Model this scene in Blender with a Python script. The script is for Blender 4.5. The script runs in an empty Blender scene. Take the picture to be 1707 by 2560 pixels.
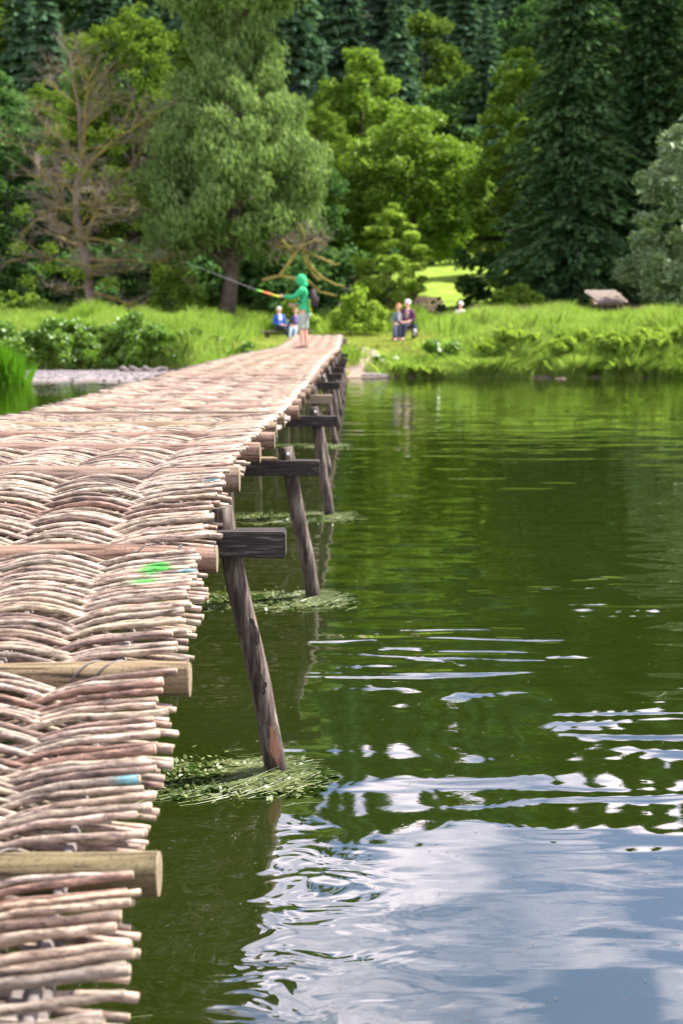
import bpy, bmesh, math, random
import numpy as np
from mathutils import Vector, Matrix, Euler
random.seed(11); rng = np.random.default_rng(11)
scene = bpy.context.scene
COL = scene.collection
PI = math.pi

# ------------------------------------------------------------------ camera, sky, sun, exposure
F = 3555.0                       # focal length in pixels of the 1707x2560 photograph
CH = 1.57                        # camera height above the water
PITCH = math.atan(480.0 / F)
cam = bpy.data.objects.new('camera', bpy.data.cameras.new('camera'))
COL.objects.link(cam)
cam.location = (0, 0, CH)
cam.rotation_euler = (PI / 2 - PITCH, 0, 0)
cam.data.sensor_fit = 'VERTICAL'
cam.data.sensor_height = 36; cam.data.sensor_width = 24
cam.data.lens = 50
cam.data.clip_start = 0.05; cam.data.clip_end = 2000
cam.data.dof.use_dof = True
cam.data.dof.focus_distance = 5.0
cam.data.dof.aperture_fstop = 4.0
scene.camera = cam

SUN_EL, SUN_AZ = math.radians(52), math.radians(67)    # azimuth clockwise from +Y (view direction)
world = bpy.data.worlds.new('World'); scene.world = world; world.use_nodes = True
nt = world.node_tree; nt.nodes.clear()
def N(t, kind, **kw):
    n = t.nodes.new(kind)
    for k, v in kw.items():
        if k in n.inputs: n.inputs[k].default_value = v
        else: setattr(n, k, v)
    return n
sky = N(nt, 'ShaderNodeTexSky'); sky.sky_type = 'NISHITA'; sky.sun_disc = False
sky.sun_elevation = SUN_EL; sky.sun_rotation = SUN_AZ; sky.altitude = 200
tc = N(nt, 'ShaderNodeTexCoord')
sep = N(nt, 'ShaderNodeSeparateXYZ'); nt.links.new(tc.outputs['Generated'], sep.inputs[0])
zz = N(nt, 'ShaderNodeMath', operation='MAXIMUM'); zz.inputs[1].default_value = 0.03; nt.links.new(sep.outputs[2], zz.inputs[0])
zadd = N(nt, 'ShaderNodeMath', operation='ADD'); zadd.inputs[1].default_value = 0.15; nt.links.new(zz.outputs[0], zadd.inputs[0])
dx = N(nt, 'ShaderNodeMath', operation='DIVIDE'); dy = N(nt, 'ShaderNodeMath', operation='DIVIDE')
nt.links.new(sep.outputs[0], dx.inputs[0]); nt.links.new(zadd.outputs[0], dx.inputs[1])
nt.links.new(sep.outputs[1], dy.inputs[0]); nt.links.new(zadd.outputs[0], dy.inputs[1])
cmb = N(nt, 'ShaderNodeCombineXYZ'); nt.links.new(dx.outputs[0], cmb.inputs[0]); nt.links.new(dy.outputs[0], cmb.inputs[1])
cn = N(nt, 'ShaderNodeTexNoise'); cn.inputs['Scale'].default_value = 2.2; cn.inputs['Detail'].default_value = 9; cn.inputs['Roughness'].default_value = 0.58; cn.inputs['Distortion'].default_value = 0.35
nt.links.new(cmb.outputs[0], cn.inputs['Vector'])
cr = N(nt, 'ShaderNodeValToRGB'); cr.color_ramp.elements[0].position = 0.44; cr.color_ramp.elements[1].position = 0.64
lowz = N(nt, 'ShaderNodeMapRange'); lowz.inputs['From Min'].default_value = 0.30; lowz.inputs['From Max'].default_value = 0.46
lowz.inputs['To Min'].default_value = 0.07; lowz.inputs['To Max'].default_value = -0.03; nt.links.new(sep.outputs[2], lowz.inputs[0])
cadd = N(nt, 'ShaderNodeMath', operation='ADD'); nt.links.new(cn.outputs['Fac'], cadd.inputs[0]); nt.links.new(lowz.outputs[0], cadd.inputs[1])
nt.links.new(cadd.outputs[0], cr.inputs[0])
mixc = N(nt, 'ShaderNodeMix', data_type='RGBA'); mixc.inputs['B'].default_value = (18.5, 16.2, 17.4, 1)
nt.links.new(cr.outputs[0], mixc.inputs['Factor'])
tn = N(nt, 'ShaderNodeMix', data_type='RGBA', blend_type='MULTIPLY'); tn.inputs['Factor'].default_value = 1.0; tn.inputs['B'].default_value = (1.12, 1.06, 1.24, 1)
nt.links.new(sky.outputs[0], tn.inputs['A']); nt.links.new(tn.outputs['Result'], mixc.inputs['A'])
bg = N(nt, 'ShaderNodeBackground'); bg.inputs['Strength'].default_value = 0.08
nt.links.new(mixc.outputs['Result'], bg.inputs[0])
wo = N(nt, 'ShaderNodeOutputWorld'); nt.links.new(bg.outputs[0], wo.inputs[0])

sd = bpy.data.lights.new('sun', 'SUN'); sd.energy = 5.0; sd.angle = math.radians(0.5); sd.color = (1.0, 0.94, 0.86)
so = bpy.data.objects.new('sun', sd); COL.objects.link(so)
sundir = Vector((math.sin(SUN_AZ) * math.cos(SUN_EL), math.cos(SUN_AZ) * math.cos(SUN_EL), math.sin(SUN_EL)))
so.rotation_euler = sundir.to_track_quat('Z', 'Y').to_euler(); so.location = (20, 10, 40)
scene.view_settings.view_transform = 'Standard'; scene.view_settings.look = 'None'
scene.view_settings.gamma = 1; scene.view_settings.use_curve_mapping = False
scene.view_settings.exposure = 1.5
cy = scene.cycles
cy.max_bounces = 6; cy.diffuse_bounces = 2; cy.glossy_bounces = 3; cy.transmission_bounces = 4; cy.transparent_max_bounces = 10
cy.caustics_reflective = False; cy.caustics_refractive = False
cy.use_denoising = True

# ------------------------------------------------------------------ helpers
def ray(px, py):
    c = (px - 853.5) / F; v = (1280 - py) / F
    return np.array([c, math.cos(PITCH) + v * math.sin(PITCH), -math.sin(PITCH) + v * math.cos(PITCH)])
def atY(px, py, Y):            # a place at depth Y seen at that spot of the photograph
    d = ray(px, py); d = d * (Y / d[1]); return np.array([d[0], Y, CH + d[2]])
def atZ(px, py, Z):
    d = ray(px, py); d = d * ((Z - CH) / d[2]); return np.array([d[0], d[1], Z])

def put(name, me, parent=None, loc=None):
    o = bpy.data.objects.new(name, me); COL.objects.link(o)
    if parent is not None: o.parent = parent
    if loc is not None: o.location = loc
    return o
def tag(o, label=None, cat=None, group=None, kind=None):
    if label: o['label'] = label
    if cat: o['category'] = cat
    if group: o['group'] = group
    if kind: o['kind'] = kind
    return o
def root(name, loc, label, cat, group=None):
    o = bpy.data.objects.new(name, None); COL.objects.link(o); o.location = loc
    o.empty_display_size = 0.2
    return tag(o, label, cat, group)

def mesh_np(name, V, Fc, mat=None, smooth=False, cols=None):
    """V (n,3), Fc (m,k) same-size faces"""
    V = np.asarray(V, dtype=np.float32); Fc = np.asarray(Fc, dtype=np.int32)
    me = bpy.data.meshes.new(name)
    me.vertices.add(len(V)); me.vertices.foreach_set('co', V.ravel())
    k = Fc.shape[1]
    me.loops.add(Fc.size); me.loops.foreach_set('vertex_index', Fc.ravel())
    me.polygons.add(len(Fc))
    me.polygons.foreach_set('loop_start', np.arange(0, Fc.size, k, dtype=np.int32))
    me.polygons.foreach_set('loop_total', np.full(len(Fc), k, dtype=np.int32))
    if smooth: me.polygons.foreach_set('use_smooth', np.ones(len(Fc), dtype=bool))
    me.update(calc_edges=True)
    if cols is not None:
        a = me.color_attributes.new('tint', 'FLOAT_COLOR', 'POINT')
        a.data.foreach_set('color', np.asarray(cols, dtype=np.float32).ravel())
    if mat: me.materials.append(mat)
    return me

class MB:
    """collects shapes for ONE mesh"""
    def __init__(s): s.v = []; s.f = []; s.c = []
    def add(s, V, Fs, col=None):
        b = len(s.v); s.v.extend([tuple(p) for p in V]); s.f.extend([tuple(i + b for i in f) for f in Fs])
        if col is not None: s.c.extend([col] * len(V))
    def box(s, c, size, rot=None, taper=1.0):
        hx, hy, hz = [a / 2 for a in size]
        R = Euler(rot).to_matrix() if rot else Matrix.Identity(3)
        V = []
        for z in (-hz, hz):
            k = taper if z > 0 else 1
            for x, y in ((-hx, -hy), (hx, -hy), (hx, hy), (-hx, hy)):
                V.append(R @ Vector((x * k, y * k, z)) + Vector(c))
        s.add(V, [(3, 2, 1, 0), (4, 5, 6, 7), (0, 1, 5, 4), (1, 2, 6, 5), (2, 3, 7, 6), (3, 0, 4, 7)])
    def tube(s, pts, radii, n=6, cap=True, cols=None, flat=1.0):
        P = [Vector(p) for p in pts]; m = len(P)
        if not hasattr(radii, '__len__'): radii = [radii] * m
        V = []; up = Vector((0, 0, 1))
        t0 = (P[1] - P[0]).normalized()
        if abs(t0.z) > 0.9: up = Vector((0, 1, 0))
        for i in range(m):
            t = (P[min(i + 1, m - 1)] - P[max(i - 1, 0)]).normalized()
            a = t.cross(up)
            if a.length < 1e-4: a = t.cross(Vector((1, 0, 0)))
            a.normalize(); b = a.cross(t).normalized()
            if i: up = b
            for j in range(n):
                w = 2 * PI * j / n
                V.append(P[i] + a * (math.cos(w) * radii[i]) + b * (math.sin(w) * radii[i] * flat))
        Fs = []
        for i in range(m - 1):
            for j in range(n):
                k = (j + 1) % n
                Fs.append((i * n + j, i * n + k, (i + 1) * n + k, (i + 1) * n + j))
        if cap:
            Fs.append(tuple(range(n))[::-1]); Fs.append(tuple((m - 1) * n + j for j in range(n)))
        b = len(s.v); s.v.extend([tuple(p) for p in V]); s.f.extend([tuple(i + b for i in f) for f in Fs])
        if cols is not None:
            for i in range(m): s.c.extend([cols[i]] * n)
    def ball(s, c, r, nu=10, nv=7):
        rr = r if hasattr(r, '__len__') else (r, r, r)
        V = [(c[0], c[1], c[2] - rr[2])]
        for i in range(1, nv):
            a = -PI / 2 + PI * i / nv
            for j in range(nu):
                b = 2 * PI * j / nu
                V.append((c[0] + rr[0] * math.cos(a) * math.cos(b), c[1] + rr[1] * math.cos(a) * math.sin(b), c[2] + rr[2] * math.sin(a)))
        V.append((c[0], c[1], c[2] + rr[2])); Fs = []
        for j in range(nu):
            k = (j + 1) % nu
            Fs.append((0, 1 + k, 1 + j)); Fs.append((len(V) - 1, len(V) - 1 - nu + j, len(V) - 1 - nu + k))
            for i in range(nv - 2):
                a = 1 + i * nu
                Fs.append((a + j, a + k, a + nu + k, a + nu + j))
        s.add(V, Fs)
    def mesh(s, name, mat, smooth=False, bevel=0):
        me = bpy.data.meshes.new(name); me.from_pydata(s.v, [], s.f)
        if smooth: me.polygons.foreach_set('use_smooth', [True] * len(s.f))
        if s.c and len(s.c) == len(s.v):
            a = me.color_attributes.new('tint', 'FLOAT_COLOR', 'POINT')
            a.data.foreach_set('color', np.asarray(s.c, dtype=np.float32).ravel())
        if bevel:
            bm = bmesh.new(); bm.from_mesh(me)
            bmesh.ops.bevel(bm, geom=bm.edges[:], offset=bevel, segments=2, affect='EDGES')
            bm.to_mesh(me); bm.free()
        me.materials.append(mat); me.update(); return me
    def build(s, name, mat, parent=None, smooth=False, bevel=0):
        return put(name, s.mesh(name, mat, smooth, bevel), parent)

_perm = rng.random((64, 64))
def vnoise(x, y, s=1.0, seed=0):
    x = np.asarray(x, float) / s + seed * 7.31 + 100; y = np.asarray(y, float) / s + seed * 3.17 + 100
    xi = np.floor(x).astype(int); yi = np.floor(y).astype(int); fx = x - xi; fy = y - yi
    fx = fx * fx * (3 - 2 * fx); fy = fy * fy * (3 - 2 * fy)
    g = lambda a, b: _perm[a % 64, b % 64]
    return (g(xi, yi) * (1 - fx) + g(xi + 1, yi) * fx) * (1 - fy) + (g(xi, yi + 1) * (1 - fx) + g(xi + 1, yi + 1) * fx) * fy
def sstep(a, b, x):
    t = np.clip((np.asarray(x, float) - a) / (b - a), 0, 1); return t * t * (3 - 2 * t)

# ------------------------------------------------------------------ materials
def mat_new(name):
    m = bpy.data.materials.new(name); m.use_nodes = True; t = m.node_tree; t.nodes.clear()
    out = N(t, 'ShaderNodeOutputMaterial'); return m, t, out
def mix_rgb(t, a, b, fac, blend='MIX'):
    n = N(t, 'ShaderNodeMix', data_type='RGBA', blend_type=blend)
    for s, v in (('A', a), ('B', b), ('Factor', fac)):
        if hasattr(v, 'is_output'): t.links.new(v, n.inputs[s])
        else: n.inputs[s].default_value = (*v, 1) if isinstance(v, tuple) and len(v) == 3 else v
    return n.outputs['Result']
def noise(t, vec, scale, detail=4, rough=0.55, dist=0, mapscale=None):
    n = N(t, 'ShaderNodeTexNoise'); n.inputs['Scale'].default_value = scale; n.inputs['Detail'].default_value = detail
    n.inputs['Roughness'].default_value = rough; n.inputs['Distortion'].default_value = dist
    if mapscale:
        mp = N(t, 'ShaderNodeMapping'); mp.inputs['Scale'].default_value = mapscale; t.links.new(vec, mp.inputs[0]); vec = mp.outputs[0]
    t.links.new(vec, n.inputs['Vector']); return n.outputs['Fac']
def ramp(t, fac, stops):
    n = N(t, 'ShaderNodeValToRGB'); e = n.color_ramp.elements
    while len(e) < len(stops): e.new(0.5)
    for i, (p, c) in enumerate(stops): e[i].position = p; e[i].color = (*c, 1)
    t.links.new(fac, n.inputs[0]); return n.outputs[0]
def principled(t, out, col, rough=0.8, bump=None, bstr=0.5, bdist=0.01, spec=0.3):
    p = N(t, 'ShaderNodeBsdfPrincipled'); p.inputs['Roughness'].default_value = rough
    p.inputs['Specular IOR Level'].default_value = spec
    if hasattr(col, 'is_output'): t.links.new(col, p.inputs['Base Color'])
    else: p.inputs['Base Color'].default_value = (*col, 1)
    if bump is not None:
        b = N(t, 'ShaderNodeBump'); b.inputs['Strength'].default_value = bstr; b.inputs['Distance'].default_value = bdist
        t.links.new(bump, b.inputs['Height']); t.links.new(b.outputs[0], p.inputs['Normal'])
    t.links.new(p.outputs[0], out.inputs[0]); return p

def wood(name, stops, grain=(2, 40, 40), bstr=0.6, bdist=0.004, rough=0.85, use_tint=False, streak=6.0):
    m, t, out = mat_new(name)
    g = N(t, 'ShaderNodeTexCoord').outputs['Object']
    oi = N(t, 'ShaderNodeObjectInfo')
    add = N(t, 'ShaderNodeVectorMath', operation='ADD'); t.links.new(g, add.inputs[0])
    mul = N(t, 'ShaderNodeVectorMath', operation='SCALE'); mul.inputs['Scale'].default_value = 37.0
    cx = N(t, 'ShaderNodeCombineXYZ')
    for i in range(3): t.links.new(oi.outputs['Random'], cx.inputs[i])
    t.links.new(cx.outputs[0], mul.inputs[0]); t.links.new(mul.outputs[0], add.inputs[1]); v = add.outputs[0]
    n1 = noise(t, v, streak, 8, 0.65, 0.3, grain)
    n2 = noise(t, v, 5.0, 3)
    c = ramp(t, n1, stops)
    c = mix_rgb(t, c, (0.5, 0.5, 0.5), n2, 'SOFT_LIGHT')
    if use_tint:
        a = N(t, 'ShaderNodeAttribute'); a.attribute_name = 'tint'
        c = mix_rgb(t, c, a.outputs['Color'], 1.0, 'MULTIPLY')
        sp = noise(t, v, 140, 2, 0.5); sr = ramp(t, sp, [(0.0, (0.25, 0.2, 0.2)), (0.36, (0.3, 0.25, 0.25)), (0.42, (1, 1, 1)), (1, (1, 1, 1))])
        c = mix_rgb(t, c, sr, 0.5, 'MULTIPLY')
    principled(t, out, c, rough, n1, bstr, bdist, 0.5 if rough < .6 else 0.3)
    return m

M = {}
M['rod'] = wood('hazel_bark', [(0.35, (0.045, 0.032, 0.024)), (0.455, (0.235, 0.185, 0.142)), (0.64, (0.54, 0.46, 0.365))], grain=(3.0, 14, 14), use_tint=True, bdist=0.003, rough=0.58)
M['log'] = wood('log_wood', [(0.36, (0.045, 0.032, 0.022)), (0.46, (0.22, 0.165, 0.125)), (0.68, (0.38, 0.31, 0.25))], grain=(0.8, 13, 13), use_tint=True)
M['cut'] = wood('cut_wood', [(0.3, (0.12, 0.09, 0.05)), (0.7, (0.26, 0.21, 0.13))], grain=(4, 4, 4))
M['beam'] = wood('black_beam', [(0.3, (0.012, 0.011, 0.010)), (0.55, (0.040, 0.034, 0.030)), (0.8, (0.26, 0.215, 0.18))], grain=(1.5, 18, 18), bstr=0.9, bdist=0.01)
M['leg'] = wood('leg_wood', [(0.32, (0.012, 0.010, 0.008)), (0.45, (0.065, 0.050, 0.040)), (0.60, (0.19, 0.155, 0.125)), (0.82, (0.36, 0.30, 0.25))], grain=(14, 14, 1.6), bstr=1.0, bdist=0.012, streak=3.2)
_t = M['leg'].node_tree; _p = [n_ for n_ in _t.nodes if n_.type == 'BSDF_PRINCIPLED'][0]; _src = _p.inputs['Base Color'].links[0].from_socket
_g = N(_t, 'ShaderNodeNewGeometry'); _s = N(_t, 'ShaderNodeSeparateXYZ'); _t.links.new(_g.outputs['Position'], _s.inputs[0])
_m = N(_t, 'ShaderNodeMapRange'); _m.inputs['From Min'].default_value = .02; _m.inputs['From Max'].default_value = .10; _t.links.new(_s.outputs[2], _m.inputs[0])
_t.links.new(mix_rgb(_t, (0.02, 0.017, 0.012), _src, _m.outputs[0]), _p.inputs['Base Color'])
M['greywood'] = wood('grey_wood', [(0.3, (0.09, 0.075, 0.07)), (0.7, (0.26, 0.225, 0.205))], grain=(1, 20, 20))
M['plank'] = wood('plank_wood', [(0.3, (0.18, 0.14, 0.10)), (0.7, (0.38, 0.30, 0.22))], grain=(1, 20, 20))

def plain(name, col, rough=0.7, var=0.25, scale=8, spec=0.3, metal=0):
    m, t, out = mat_new(name)
    g = N(t, 'ShaderNodeTexCoord').outputs['Object']
    n = noise(t, g, scale, 4)
    lo = tuple(c * (1 - var) for c in col); hi = tuple(min(1, c * (1 + var)) for c in col)
    p = principled(t, out, ramp(t, n, [(0.3, lo), (0.7, hi)]), rough, n, 0.25, 0.01, spec)
    p.inputs['Metallic'].default_value = metal
    return m

def foliage(name, dark, mid, light, trans=0.35, patch=0.5, gloss=0.0):
    """leaf colour varies leaf by leaf and over larger patches of the plant"""
    m, t, out = mat_new(name)
    geo = N(t, 'ShaderNodeNewGeometry')
    c = ramp(t, geo.outputs['Random Per Island'], [(0.0, dark), (0.5, mid), (1.0, light)])
    g = N(t, 'ShaderNodeTexCoord').outputs['Object']
    n = noise(t, g, patch, 3)
    c2 = ramp(t, n, [(0.35, tuple(0.75 * a for a in mid)), (0.65, light)])
    c = mix_rgb(t, c, c2, 0.4)
    d = N(t, 'ShaderNodeBsdfDiffuse'); t.links.new(c, d.inputs[0])
    tr = N(t, 'ShaderNodeBsdfTranslucent')
    c3 = mix_rgb(t, c, (0.9, 1.0, 0.35), 0.6, 'MULTIPLY')
    t.links.new(c3, tr.inputs[0])
    mx = N(t, 'ShaderNodeMixShader'); mx.inputs[0].default_value = trans
    t.links.new(d.outputs[0], mx.inputs[1]); t.links.new(tr.outputs[0], mx.inputs[2])
    last = mx
    if gloss:
        gl = N(t, 'ShaderNodeBsdfGlossy'); gl.inputs['Roughness'].default_value = 0.4; gl.inputs[0].default_value = (1, 1, 1, 1)
        m2 = N(t, 'ShaderNodeMixShader'); m2.inputs[0].default_value = gloss
        t.links.new(mx.outputs[0], m2.inputs[1]); t.links.new(gl.outputs[0], m2.inputs[2]); last = m2
    t.links.new(last.outputs[0], out.inputs[0]); return m

M['willow'] = foliage('willow_leaves', (0.085, 0.15, 0.045), (0.16, 0.255, 0.075), (0.27, 0.37, 0.14), 0.40, 0.35, 0.0)
M['maple'] = foliage('maple_leaves', (0.07, 0.14, 0.018), (0.15, 0.27, 0.03), (0.28, 0.40, 0.07), 0.42, 0.5, 0.006)
M['young'] = foliage('young_leaves', (0.15, 0.25, 0.03), (0.26, 0.40, 0.05), (0.40, 0.52, 0.11), 0.45, 0.8, 0.0)
M['alder'] = foliage('alder_leaves', (0.045, 0.085, 0.015), (0.10, 0.17, 0.025), (0.18, 0.27, 0.04), 0.4, 0.4, 0.0)
M['deep'] = foliage('deep_leaves', (0.03, 0.085, 0.035), (0.07, 0.155, 0.05), (0.13, 0.23, 0.065), 0.35, 0.4, 0.0)  # leaf tones lightened in place of haze in the woods
M['spruce'] = foliage('spruce_needles', (0.018, 0.048, 0.024), (0.042, 0.10, 0.042), (0.12, 0.21, 0.07), 0.2, 0.8)  # needle tones lightened in place of haze in the woods
M['bluefir'] = foliage('fir_needles', (0.035, 0.085, 0.050), (0.07, 0.14, 0.078), (0.12, 0.21, 0.105), 0.25, 0.3)  # bluish tone painted in to stand for haze on the far conifers
M['hillgreen'] = foliage('hill_leaves', (0.045, 0.09, 0.02), (0.10, 0.17, 0.03), (0.17, 0.25, 0.045), 0.35, 0.2)  # leaf tones lightened to stand for haze over the hillside
M['silver'] = foliage('silver_leaves', (0.055, 0.11, 0.035), (0.12, 0.21, 0.07), (0.34, 0.42, 0.25), 0.25, 0.9, 0.03)
M['grass'] = foliage('grass_blades', (0.13, 0.26, 0.03), (0.25, 0.42, 0.05), (0.44, 0.54, 0.16), 0.45, 0.5, 0.0)
M['lawn'] = foliage('lawn_blades', (0.20, 0.28, 0.05), (0.33, 0.40, 0.08), (0.50, 0.50, 0.18), 0.35, 0.8)
M['reed'] = foliage('reed_blades', (0.05, 0.16, 0.008), (0.10, 0.28, 0.015), (0.17, 0.38, 0.03), 0.5, 1.0)
M['dry'] = foliage('dry_grass', (0.28, 0.19, 0.14), (0.44, 0.33, 0.25), (0.62, 0.50, 0.38), 0.3, 1.0)
M['nettle'] = foliage('nettle_leaves', (0.045, 0.12, 0.012), (0.11, 0.24, 0.02), (0.24, 0.40, 0.05), 0.4, 1.2, 0.04)
M['weed'] = foliage('water_weed', (0.02, 0.05, 0.006), (0.07, 0.12, 0.015), (0.30, 0.33, 0.13), 0.3, 3.0, 0.05)
M['deepweed'] = foliage('deep_weed', (0.004, 0.012, 0.002), (0.012, 0.03, 0.004), (0.03, 0.06, 0.008), 0.2, 3.0)
M['palecut'] = plain('pale_cut_wood', (0.5, 0.34, 0.25), 0.8, 0.35, 2)
M['bark'] = plain('bark', (0.085, 0.068, 0.055), 0.9, 0.4, 5)
M['deadbark'] = plain('dead_bark', (0.17, 0.13, 0.105), 0.9, 0.35, 3)
M['twig'] = plain('twig_bark', (0.20, 0.16, 0.14), 0.9, 0.3, 3)
M['moss'] = plain('mossy_bark', (0.20, 0.17, 0.045), 0.95, 0.45, 2)

# ------------------------------------------------------------------ ground
def bank_edge(x):
    x = np.asarray(x, float)
    e = 39.2 + 3.6 * sstep(-3.2, -5.2, x) * 1.0 + 0.5 * (vnoise(x, 0 * x, 2.0, 3) - .5) + 0.9 * sstep(6, 14, x)
    return e
def sstep_desc(a, b, x): return 1 - sstep(min(a, b), max(a, b), x)
def bank_edge(x):
    x = np.asarray(x, float)
    return 38.9 + 3.9 * sstep_desc(-5.4, -3.0, x) + 0.5 * (vnoise(x, 0 * x, 1.7, 3) - .5)
def T(x, y):
    x = np.asarray(x, float); y = np.asarray(y, float)
    s = y - bank_edge(x)
    centre = sstep(-5.0, -3.2, x) * sstep_desc(2.2, 5.0, x)         # landing by the bridge, with the benches
    bed = np.maximum(-0.9, s * 0.22)
    steep = 0.95 * sstep(-0.1, 1.7, s) + 0.45 * sstep(1.5, 12, s)
    soft = 0.62 * sstep(-0.1, 5.5, s) + 0.16 * sstep(5, 13, s) + 0.62 * sstep(17.5, 27, s)
    land = steep * (1 - centre) + soft * centre
    far = 0.118 * np.clip(y - 72, 0, 42) + 0.48 * np.clip(y - 112, 0, 130) + 0.3 * np.clip(y - 242, 0, 200)
    h = np.where(s < 0, bed, land) + far
    # gravel beach in front of the left bank
    b = sstep(35.9, 37.4, y + 0.3 * (vnoise(x, y, 1.2, 5) - .5)) * sstep_desc(-4.6, -3.4, x) * sstep(-16, -12, x)
    h = np.where(s < 0.1, np.maximum(h, -0.9 + 0.955 * b + 0.02 * sstep(36, 42, y) * b), h)
    # near bank behind the camera
    h = np.where(y < -6, np.maximum(h, np.clip((-6 - y) * 0.3, -0.9, 1.2) - 0.0), h)
    h = h + (vnoise(x, y, 1.3, 1) - 0.5) * 0.10 * (np.abs(s) > 1) * (h > 0.3)
    return h

def grid(xs, ys, fn):
    X, Y = np.meshgrid(xs, ys); Z = fn(X, Y); n = len(xs); m = len(ys)
    V = np.stack([X.ravel(), Y.ravel(), Z.ravel()], 1)
    i = np.arange((m - 1) * (n - 1)); r = i // (n - 1); c = i % (n - 1); a = r * n + c
    return V, np.stack([a, a + 1, a + n + 1, a + n], 1)
xs = np.unique(np.concatenate([np.linspace(-600, -60, 10), np.linspace(-60, -14, 20), np.linspace(-14, 16, 110), np.linspace(16, 70, 22), np.linspace(70, 600, 10)]))
ys = np.unique(np.concatenate([np.linspace(-400, -20, 8), np.linspace(-20, 33, 30), np.linspace(33, 60, 120), np.linspace(60, 130, 50), np.linspace(130, 450, 30)]))
V, Fc = grid(xs, ys, T)
m, t, out = mat_new('ground_soil')
pos = N(t, 'ShaderNodeNewGeometry').outputs['Position']
sp = N(t, 'ShaderNodeSeparateXYZ'); t.links.new(pos, sp.inputs[0])
n1 = noise(t, pos, 1.3, 6, 0.6); n2 = noise(t, pos, 14, 5, 0.7); n3 = noise(t, pos, 3.2, 4, 0.6, 0.5, (0.5, 1.2, 1))
grassc = ramp(t, n1, [(0.3, (0.10, 0.17, 0.02)), (0.55, (0.22, 0.32, 0.04)), (0.75, (0.38, 0.42, 0.12))])
mud = ramp(t, n2, [(0.3, (0.10, 0.075, 0.055)), (0.7, (0.26, 0.20, 0.16))])
bedc = ramp(t, n3, [(0.32, (0.02, 0.035, 0.006)), (0.5, (0.09, 0.13, 0.015)), (0.62, (0.20, 0.22, 0.03)), (0.72, (0.34, 0.31, 0.05))])
mr = N(t, 'ShaderNodeMapRange'); mr.inputs['From Min'].default_value = 0.30; mr.inputs['From Max'].default_value = 0.45; t.links.new(sp.outputs[2], mr.inputs[0])
mr2 = N(t, 'ShaderNodeMapRange'); mr2.inputs['From Min'].default_value = -0.16; mr2.inputs['From Max'].default_value = -0.05; t.links.new(sp.outputs[2], mr2.inputs[0])
c = mix_rgb(t, mud, grassc, mr.outputs[0]); c = mix_rgb(t, bedc, c, mr2.outputs[0])
def rng_(o_, a, b):
    q = N(t, 'ShaderNodeMapRange'); q.inputs['From Min'].default_value = a; q.inputs['From Max'].default_value = b; t.links.new(o_, q.inputs[0]); return q.outputs[0]
def mm(a, b, op='MULTIPLY'):
    q = N(t, 'ShaderNodeMath', operation=op)
    for i_, v_ in enumerate((a, b)):
        if hasattr(v_, 'is_output'): t.links.new(v_, q.inputs[i_])
        else: q.inputs[i_].default_value = v_
    return q.outputs[0]
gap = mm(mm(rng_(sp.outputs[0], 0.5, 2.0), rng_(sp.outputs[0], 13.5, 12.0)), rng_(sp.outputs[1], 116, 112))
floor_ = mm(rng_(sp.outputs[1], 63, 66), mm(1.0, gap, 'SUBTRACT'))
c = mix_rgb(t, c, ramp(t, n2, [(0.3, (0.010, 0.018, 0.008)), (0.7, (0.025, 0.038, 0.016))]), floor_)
principled(t, out, c, 0.95, n2, 0.5, 0.03, 0.1)
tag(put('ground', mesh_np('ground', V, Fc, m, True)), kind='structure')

# ------------------------------------------------------------------ river water
m, t, out = mat_new('river_water')
pos = N(t, 'ShaderNodeNewGeometry').outputs['Position']
w1 = noise(t, pos, 1.0, 0, 0.5, 0.9, (0.9, 2.0, 1))       # slow swell
w2 = noise(t, pos, 1.0, 1, 0.5, 0.3, (3.0, 8.0, 1))         # ripples, crests across the view
w3 = noise(t, pos, 1.0, 2, 0.6, 0.0, (16, 30, 1))
patch = ramp(t, noise(t, pos, 0.35, 2, 0.5, 0.6), [(0.42, (0.06, 0.06, 0.06)), (0.62, (1, 1, 1))])
def mul(a, b, op='MULTIPLY'):
    n = N(t, 'ShaderNodeMath', operation=op)
    for i, v in enumerate((a, b)):
        if hasattr(v, 'is_output'): t.links.new(v, n.inputs[i])
        else: n.inputs[i].default_value = v
    return n.outputs[0]
sp = N(t, 'ShaderNodeSeparateXYZ'); t.links.new(pos, sp.inputs[0])
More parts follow.
